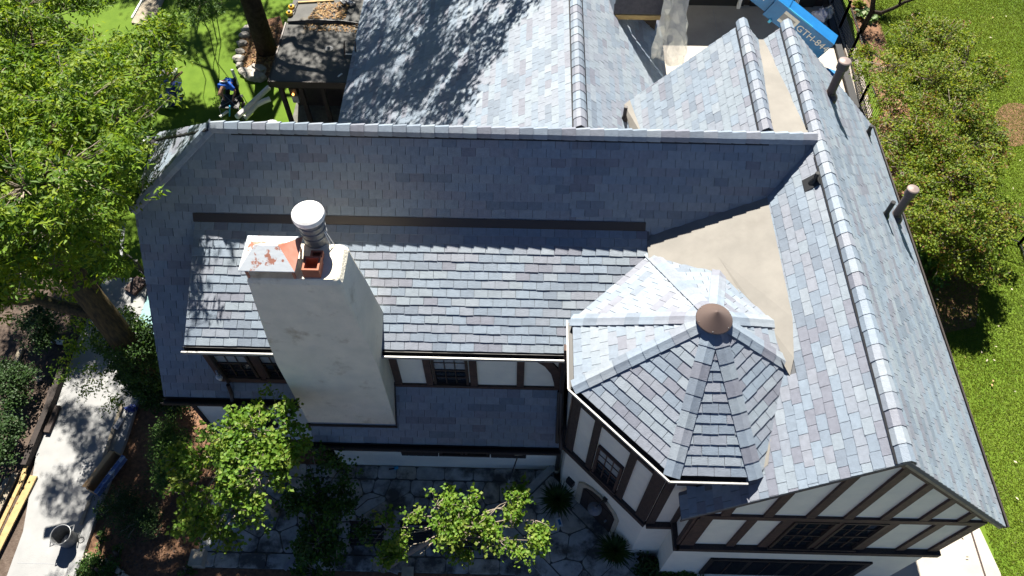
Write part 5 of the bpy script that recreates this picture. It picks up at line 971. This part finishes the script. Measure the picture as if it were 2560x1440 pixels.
body = [(hipc, .15, .13), ((hipc+ch)/2, .155, .115), (ch, .17, .115), (nk, .065), (hd, .095, .115), (hd+nrm(hd-nk)*.07, .07, .085), (hl, .10), (kl, .070), (np.array((f1[0], f1[1]+.05, .09)), .045), (np.array((f1[0]-.02, f1[1]-.12, .045)), .045, .035), (hr_, .10), (kr, .070), (np.array((f2[0], f2[1]+.05, .09)), .045), (np.array((f2[0]+.02, f2[1]-.12, .045)), .045, .035), (al, .075), (el, .052), (wl, .034), (ar, .075), (er, .052), (wr, .034)]
ed = [(0, 1), (1, 2), (2, 3), (3, 4), (4, 5), (0, 6), (6, 7), (7, 8), (8, 9), (0, 10), (10, 11), (11, 12), (12, 13), (2, 14), (14, 15), (15, 16), (2, 17), (17, 18), (18, 19)]
def hand(w, fwd, nodes, ed, wi):
    fwd = nrm(fwd); s = nrm(np.cross(fwd, (0, 0, 1))); pm = len(nodes); nodes.append((w+fwd*.06, .030, .018)); ed.append((wi, pm))
    for k, (o_, ln) in enumerate(((-.030, .070), (-.010, .082), (.011, .078), (.030, .060))):
        b0 = w+fwd*.10+s*o_; i = len(nodes); nodes.append((b0, .0095)); nodes.append((b0+fwd*ln*.55+np.array((0, 0, -.01)), .009)); nodes.append((b0+fwd*ln+np.array((0, 0, -.035)), .0075)); ed += [(pm, i), (i, i+1), (i+1, i+2)]
    i = len(nodes); nodes.append((w+fwd*.05-s*.045, .010)); nodes.append((w+fwd*.09-s*.06, .009)); ed += [(pm, i), (i, i+1)]
hand(wl, (.2, -.5, -1), body, ed, 16); hand(wr, (-.2, -.5, -1), body, ed, 19)
skin_body('body', P_, body, ed, M['skin'])
g1 = [(hipc+np.array((0, .06, .02)), .20, .17), ((hipc+ch)/2+np.array((0, .02, .02)), .225, .165), (ch+np.array((0, 0, .01)), .23, .16), (nk+np.array((.03, .09, 0)), .11, .10), (al, .115), ((al+el)/2+np.array((0, 0, .02)), .098), (ar, .115), (ar+(er-ar)*.8, .09)]
skin_body('shirt', P_, g1, [(0, 1), (1, 2), (2, 3), (2, 4), (4, 5), (2, 6), (6, 7)], M['shirt'])
g2 = [(hipc, .165, .15), (hl, .118), (kl, .088), (np.array((f1[0], f1[1]+.05, .10)), .068), (hr_, .118), (kr, .088), (np.array((f2[0], f2[1]+.05, .10)), .068)]
skin_body('trousers', P_, g2, [(0, 1), (1, 2), (2, 3), (0, 4), (4, 5), (5, 6)], M['trousers'])
for f in (f1, f2): mb = MB(); mb.prism([(f[0]-.05, f[1]+.10, .0), (f[0]+.05, f[1]+.10, .0), (f[0]+.055, f[1]-.14, .0), (f[0]-.055, f[1]-.14, .0)], (0, 0, .085)); mb.build('shoe', M['black'], P_)
hv = nrm(hd-nk); skin_body('hair', P_, [(hd-hv*.02+np.array((0, .025, .03)), .095, .11), (hd+hv*.06+np.array((0, .02, .045)), .085, .09)], [(0, 1)], M['hair'])
for s in (-1, 1):
    mb = MB(); mb.lathe(hd+np.array((s*.10, -.01, -.02)), [(.005, -.03), (.016, 0), (.005, .03)], 8); mb.build('ear', M['skin'], P_)
    mb = MB(); mb.lathe(hd+hv*.05+np.array((s*.035, -.085, -.055)), [(.003, -.01), (.010, 0), (.003, .01)], 8); mb.build('eye', M['black'], P_)
mb = MB(); mb.tube([hd+np.array((0, -.10, -.05)), hd+hv*.05+np.array((0, -.125, -.075))], [.012, .018], 7); mb.build('nose', M['skin'], P_)
bk = (hipc+ch)/2+np.array((-.06, -.14, .215)); nn = nrm((-.1, .35, 1)); e1_ = nrm(np.cross((0, 1, 0), nn)); e2_ = np.cross(nn, e1_)
mb = MB(); mb.prism([bk+e1_*.15*math.cos(a)+e2_*.09*math.sin(a)-nn*.03 for a in np.linspace(0, 6.283, 19)[:-1]], nn*.045); lg = mb.build('shirt_print', M['white'], P_)
mb = MB(); mb.prism([bk+e1_*.07*math.cos(a)+e2_*.035*math.sin(a)+nn*.014 for a in np.linspace(0, 6.283, 13)[:-1]], nn*.006); mb.build('red_mark', M['red'], lg)
# metal working stand in front of him and the pale pipes
g = G(590, 285); t = thing('work_stand', 'folding metal work stand in front of the bending person', 'stand', g)
for ox, oy in ((-.35, .35), (.35, .35), (-.35, -.35), (.35, -.35)): mb = MB(); mb.tube([(g[0]+ox*1.15, g[1]+oy*1.15, 0), (g[0]+ox, g[1]+oy, .62)], .016, 7); mb.build('leg', M['steel'], t)
mb = MB(); mb.box(g[0]-.36, g[0]+.36, g[1]-.36, g[1]+.36, .60, .635); mb.build('bed', M['black'], t)
for a, b_ in (((-.36, -.36), (.36, .36)), ((-.36, .36), (.36, -.36))): mb = MB(); mb.tube([(g[0]+a[0], g[1]+a[1], .65), (g[0]+b_[0], g[1]+b_[1], .65)], .012, 6); mb.build('brace', M['steel'], t)
g = G(574, 290); mb = MB(); mb.tube([(g[0], g[1], .0), (*G(574, 265, .9)[:2], .9)], .03, 8); mb.build('blue_post', M['lblue'], None, label='slim blue post standing at left of the work stand', category='post')
def pale(a, b_, r_, label, bend=None):
    t = thing('downspout_pipe', label, 'pipe', a); mb = MB(); mb.tube([a, b_], r_, 12); mb.build('tube', M['white'], t)
    if bend is not None: mb = MB(); mb.tube([b_, b_+bend*.5+np.array((0, 0, .02)), b_+bend], r_*1.08, 12); mb.build('elbow', M['white'], t)
pale(G(592, 293, .5), G(672, 219, .5), .10, 'long white pipe leaning toward the porch corner'); pale(G(613, 294, .4), G(642, 262, .4), .09, 'shorter white pipe with elbow below the long pipe', np.array((.45, .28, .05)))
mb = MB(); mb.tube([G(550, 292, .4), G(570, 278, .4)], .05, 10); mb.build('short_pipe', M['white'], None, label='short white pipe end left of the work stand', category='pipe')
g = G(578, 196, .6); mb = MB(); mb.box(g[0]-.05, g[0]+.05, g[1]+.3, g[1]+.35, 0, .75); mb.build('white_stake', M['white'], None, label='white stake standing just behind the blue shirt', category='stake')
mb = MB(); g = G(670, 290, 1.0); mb.lathe((g[0], g[1], .0), [(.22, 0), (.25, .55), (.26, .58), (.20, .60)], 20); mb.build('rain_barrel', M['grey'], None, label='round grey barrel top at foot of the dark porch', category='barrel')
# blue bags, grey bin, round dish
g = G(430, 238); crumple('tarp_bag', (g[0], g[1], .30), .48, .30, .34, M['tarp'], 'upper dark blue tarp bundle on the turf', 21, 'bundle'); g = G(422, 262); crumple('tarp_bag', (g[0], g[1], .26), .45, .28, .30, M['tarp'], 'lower dark blue tarp bundle on the turf', 22, 'bundle')
g = G(432, 212); mb = MB(); mb.box(g[0]-.3, g[0]+.3, g[1]-.25, g[1]+.25, 0, .55); tt = thing('storage_bin', 'grey plastic bin behind the blue tarp bundles', 'bin', g); mb.build('bin', M['grey'], tt); mb = MB(); mb.box(g[0]-.33, g[0]+.33, g[1]-.28, g[1]+.28, .552, .60); mb.build('lid', M['steel'], tt)
g = G(376, 290); t = thing('bird_bath', 'grey mottled round bird bath on a post by the leaves', 'bird bath', g)
hh_ = 1.0; mb = MB(); mb.lathe((g[0], g[1], hh_), [(.05, -.1), (.22, -.02), (.28, .03), (.265, .035), (.20, .0), (.01, -.02)], 22); mb.build('bowl', M['rock'], t); mb = MB(); mb.lathe((g[0], g[1], 0), [(.12, 0), (.05, .1), (.04, hh_-.08)], 10); mb.build('stem', M['rock'], t)
g = G(368, 352, 1.0); t = thing('utility_box', 'pale utility box beside the left hip of the roof', 'box', (g[0], g[1], 0)); mb = MB(); mb.box(g[0]-.2, g[0]+.45, g[1]-.15, g[1]+.15, 0, 1.0); mb.build('cabinet', M['black'], t); mb = MB(); mb.box(g[0]-.15, g[0]+.08, g[1]-.12, g[1]+.12, 1.002, 1.10); mb.build('meter', M['white'], t); mb = MB(); mb.box(g[0]-.12, g[0]+.45, g[1]+.12, g[1]+.18, 1.003, 1.05); mb.build('cover', M['steel'], t)
a, b_ = G(303, 640, 1.2), G(310, 560, 1.2); mb = MB(); mb.beam(a, b_, .09, .05); mb.build('white_rail', M['steel'], None, label='pale metal rail beside the left verge of the roof', category='rail')
q = [G(*p) for p in ((330, 60), (380, 70), (420, -20), (370, -20))]; mb = MB(); mb.hexa([(p[0], p[1], -.1) for p in q[::-1]] if False else [(x, y, -.1) for x, y in ccw([tuple(p[:2]) for p in q])], [(x, y, .08) for x, y in ccw([tuple(p[:2]) for p in q])]); mb.build('deck', M['oldwood'], None, kind='structure')
a, b_ = G(330, 45, .9), G(355, 0, .9); mb = MB(); mb.beam(a, b_, .07, .06); mb.build('deck_rail', M['white'], None, label='white handrail beside the wooden deck at top left', category='rail')
# ---------------------------------------------------------------- left walk: lumber, bucket, box
def plank(p, q, w, th, z, label, m='lumber'):
    a, b_ = G(*p, z), G(*q, z); a[2] = b_[2] = z; mb = MB(); mb.beam(a, b_, w, th); mb.build('lumber_plank', M[m], None, label=label, category='plank', group='lumber on the left walk')
plank((85, 1190), (-60, 1480), .20, .05, .10, 'wide new plank on the right of the lumber stack')
plank((62, 1185), (-40, 1400), .10, .05, .20, 'narrow plank lying on top of the lumber stack')
plank((40, 1182), (-40, 1350), .16, .05, .10, 'weathered plank on the left of the lumber stack', 'oldwood')
plank((20, 1195), (-60, 1340), .14, .05, .17, 'leftmost plank of the lumber stack', 'oldwood')
plank((72, 1145), (40, 1240), .09, .05, .16, 'short yellow plank pointing up from the lumber stack')
plank((305, 1010), (252, 1170), .10, .04, .14, 'long pale edging board along the walk above the box', 'oldwood')
plank((228, 1240), (202, 1312), .08, .04, .14, 'short pale edging board below the cardboard box', 'oldwood')
plank((146, 1015), (118, 1082), .14, .10, .12, 'dark short timber on the left walk edge', 'timber'); plank((128, 970), (108, 1080), .14, .08, .10, 'dark long timber beside the short timber', 'timber')
for i, (p, q) in enumerate((((250, 720), (190, 850)), ((190, 850), (140, 1000)), ((140, 1000), (70, 1170)))):
    a, b_ = G(*p), G(*q); mb = MB(); mb.beam((*a[:2], .10), (*b_[:2], .10), .16, .35); mb.build('edging_board', M['darkwood'], None, label='dark board edging the left side of the walk, %s stretch' % ('farthest', 'middle', 'nearest')[i], category='edging', group='dark walk edging')
g = G(178, 1352); t = thing('bucket', 'grey metal tub with two handles on the walk', 'bucket', (g[0], g[1], .05))
mb = MB(); mb.lathe((g[0], g[1], .05), [(.21, 0), (.24, .50), (.255, .505), (.26, .53), (.245, .535), (.235, .52), (.205, .03), (.01, .025)], 28); mb.build('tub', M['steel'], t)
for s in (-1, 1): mb = MB(); mb.tube([(g[0]+s*.15*.7-.05*s, g[1]+s*.24*.8, .50), (g[0]+s*.22, g[1]+s*.28, .48), (g[0]+s*.24, g[1]+s*.12, .50)], .018, 6); mb.build('handle', M['steel'], t)
crumple('rag', (g[0]+.03, g[1]-.02, .16), .15, .12, .10, M['grey'], 'dark crumpled rag inside the grey metal tub', 31, 'rag')
bc = G(272, 1190); e = nrm(G(310, 1145)[:2]-G(235, 1245)[:2]); f = np.array((e[1], -e[0]))
t = thing('cardboard_box', 'long open cardboard box with blue printed side on the kerb', 'box', (bc[0], bc[1], 0)); Zb = .12
def bxx(mb, a0, a1, c0, c1, z0, z1, mi=0):
    q = [bc[:2]+e*a+f*c for a, c in ((a0, c0), (a1, c0), (a1, c1), (a0, c1))]; q = ccw([tuple(v) for v in q]); mb.hexa([(x, y, z0) for x, y in q], [(x, y, z1) for x, y in q], mi)
mb = MB(); bxx(mb, -.55, .55, -.02, .22, Zb, Zb+.015); bxx(mb, -.55, .55, -.04, -.02, Zb, Zb+.34); bxx(mb, -.57, -.55, -.04, .22, Zb, Zb+.34); bxx(mb, .55, .57, -.04, .22, Zb, Zb+.34); mb.build('box_body', M['card'], t)
mb = MB(); bxx(mb, -.57, .57, .22, .24, Zb, Zb+.34); mb.build('printed_side', M['bluecard'], t)
mb = MB(); bxx(mb, -.57, .57, .241, .32, Zb+.30, Zb+.315); mb.build('printed_flap', M['bluecard'], t)
mb = MB(); q = [bc[:2]+e*a+f*c for a, c in ((-.55, -.04), (.55, -.04), (.55, -.24), (-.55, -.24))]; mb.prism([(*q[0], Zb+.34), (*q[1], Zb+.34), (*q[2], Zb+.22), (*q[3], Zb+.22)], (0, 0, .012)); mb.build('open_flap', M['card'], t)
g = G(345, 720); mb = MB(); mb.beam((g[0]-.15, g[1]-.25, .12), (g[0]+.12, g[1]+.25, .12), .42, .12); mb.build('brown_box', M['timber_red'], None, label='brown flat box on the walk by the house corner', category='box')
for i, (lab, p, q, w) in enumerate((('white curved drain piece beside the dark walk edging', (134, 857), (162, 860), .12), ('small white stone on the dark soil', (94, 952), (108, 948), .12), ('weathered board standing on soil at left', (40, 920), (58, 872), .14))):
    a, b_ = G(*p), G(*q); mb = MB(); mb.beam((*a[:2], .08), (*b_[:2], .08), w, .09); mb.build(('drain_piece', 'white_stone', 'old_board')[i], M[('white', 'rock', 'oldwood')[i]], None, label=lab, category=('pipe', 'stone', 'board')[i])
g = G(298, 1060, .12); mb = MB(); mb.beam((g[0]-.05, g[1]-.16, .15), (g[0]+.05, g[1]+.16, .15), .16, .06); mb.build('grey_block', M['grey'], None, label='grey block lying on the kerb above the drain hole', category='block')
g = G(332, 1025); crumple('blue_cloth', (g[0], g[1], .1), .16, .12, .1, M['tarp'], 'small dark blue cloth at top end of kerb', 33, 'cloth')
# ---------------------------------------------------------------- patio furniture, planters, tools
def bench(p, label, rz):
    g = G(*p); t = thing('bench', label, 'bench', (g[0], g[1], .03), 'black benches on the patio')
    c, s = math.cos(rz), math.sin(rz)
    def X(u, v): return (g[0]+u*c-v*s, g[1]+u*s+v*c)
    def bx(u0, u1, v0, v1, z0, z1, nm):
        mb = MB(); q = ccw([X(u0, v0), X(u1, v0), X(u1, v1), X(u0, v1)]); mb.hexa([(x, y, z0) for x, y in q], [(x, y, z1) for x, y in q]); mb.build(nm, M['black'], t)
    for k in range(5): bx(-.42, .42, -.24+k*.095, -.24+k*.095+.075, .43, .46, 'slat')
    for k in range(3): bx(-.42, .42, .25, .275, .52+k*.12, .60+k*.12, 'back_slat')
    for u in (-.42, .38):
        for v in (-.24, .235): bx(u, u+.04, v, v+.04, .03, .429 if v < 0 else .88, 'leg')
        bx(u, u+.04, -.22, .25, .62, .65, 'armrest')
bench((925, 1352), 'black slatted bench under the shaded branches, leftmost of three', 0.03); bench((1045, 1352), 'black slatted bench behind the pale leaning trunk, middle of three', 0.0); bench((1165, 1362), 'black slatted bench below the leafy crown, rightmost of three', -.05)
def planter(p, h, label, seed):
    g = G(*p, h); t = thing('planter', label, 'planter', (g[0], g[1], h)); mb = MB(); mb.lathe((g[0], g[1], h), [(.13, 0), (.17, .06), (.21, .28), (.24, .30), (.24, .34), (.20, .34), (.19, .30), (.01, .29)], 22); mb.build('pot', M['terracotta'], t)
    r = np.random.default_rng(seed); n = 260; a = r.uniform(0, 6.28, n); el = r.uniform(.15, 1.35, n); L = r.uniform(.35, .62, n); base = np.array((g[0], g[1], h+.32)); V = []
    for i in range(n):
        d0 = np.array((math.cos(a[i])*math.cos(el[i]), math.sin(a[i])*math.cos(el[i]), math.sin(el[i]))); s_ = np.array((-math.sin(a[i]), math.cos(a[i]), 0))*.016
        b0 = base+d0*.05; m_ = b0+d0*L[i]*.55; e_ = b0+d0*L[i]+np.array((0, 0, -.22*L[i])); V += [b0-s_*.6, b0+s_*.6, m_+s_, m_-s_, e_]
    k = np.arange(n)[:, None]*5; F_ = np.concatenate([k+np.array([[0, 1, 2]]), k+np.array([[0, 2, 3]]), k+np.array([[3, 2, 4]])], 1).reshape(-1, 3)
    fast('spiky_leaves', np.array(V), F_, M['leafD'], np.repeat(r.integers(0, 3, n), 3), t)
    leaves('trailing_leaves', np.array([(g[0]+.2*math.cos(q_), g[1]+.2*math.sin(q_), h+.36) for q_ in np.linspace(0, 6, 12)]), 14, .06, .07, .025, M['leafE'], seed+1, t)
planter((1392, 1262), .30, 'potted spiky plant left of the front door', 5); planter((1532, 1388), .30, 'potted spiky plant right of the front door', 6)
q = [G(*p, .31) for p in ((1388, 1297), (1402, 1293), (1408, 1316), (1393, 1318))]; mb = MB(); mb.prism([(p[0], p[1], .312) for p in q], (0, 0, .006)); lf = mb.build('leaflet', M['white'], None, label='pale blue leaflet lying on the landing', category='leaflet')
q = [G(*p, .325) for p in ((1394, 1299), (1400, 1298), (1404, 1311), (1398, 1313))]; mb = MB(); mb.prism([(p[0], p[1], .3185) for p in q], (0, 0, .002)); mb.build('print', M['blue'], lf)
t = thing('long_brush', 'long pole brush leaning on the wall below the shutter', 'brush', G(1256, 1245)); a, b_ = G(1256, 1248), np.array((.05, 7.36, 1.35))
mb = MB(); mb.tube([a, a+(b_-a)*.45], .028, 8); mb.build('sleeve', M['grey'], t); mb = MB(); mb.tube([a+(b_-a)*.45, b_], .018, 8); mb.build('pole', M['black'], t); mb = MB(); mb.beam(b_+np.array((-.10, 0, .0)), b_+np.array((.10, 0, .03)), .06, .05); mb.build('head', M['oldwood'], t)
g = G(985, 1171, .1); t = thing('hand_trowel', 'small blue-handled tool lying on the stone ledge', 'tool', g); mb = MB(); mb.beam(g+np.array((-.14, -.03, 0)), g+np.array((.02, 0, .0)), .03, .03); mb.build('handle', M['black'], t); mb = MB(); mb.beam(g+np.array((.0, .0, .0)), g+np.array((.12, .03, .01)), .08, .02); mb.build('blade', M['lblue'], t)
g = G(725, 1410); mb = MB(); mb.beam((g[0]-.10, g[1]-.16, .06), (g[0]+.1, g[1]+.16, .06), .10, .05); mb.build('grey_board', M['grey'], None, label='short grey board leaning at the patio front edge', category='board')
g = G(1020, 1428); mb = MB(); mb.box(g[0]-.15, g[0]+.15, g[1]-.3, g[1]+.1, -.05, .07); mb.build('paving_slab', M['stone'], None, label='pale paving slab standing in soil below the patio', category='stone')
g = G(985, 1428); mb = MB(); mb.beam((g[0]-.12, g[1]+.04, .05), (g[0]+.12, g[1]-.04, .05), .10, .08); mb.build('broken_brick', M['rock'], None, label='broken pale brick beside the paving slab', category='stone')
mb = MB(); g = G(1588, 1395); mb.lathe((g[0], g[1], .0), [(.06, 0), (.07, .3), (.05, .34), (.03, .36)], 12); mb.build('path_light', M['grey'], None, label='small grey path light by the turret corner bed', category='lamp')
print('objects', len(bpy.data.objects), 'tris', sum(len(o.data.polygons) for o in bpy.data.objects if o.type == 'MESH'))
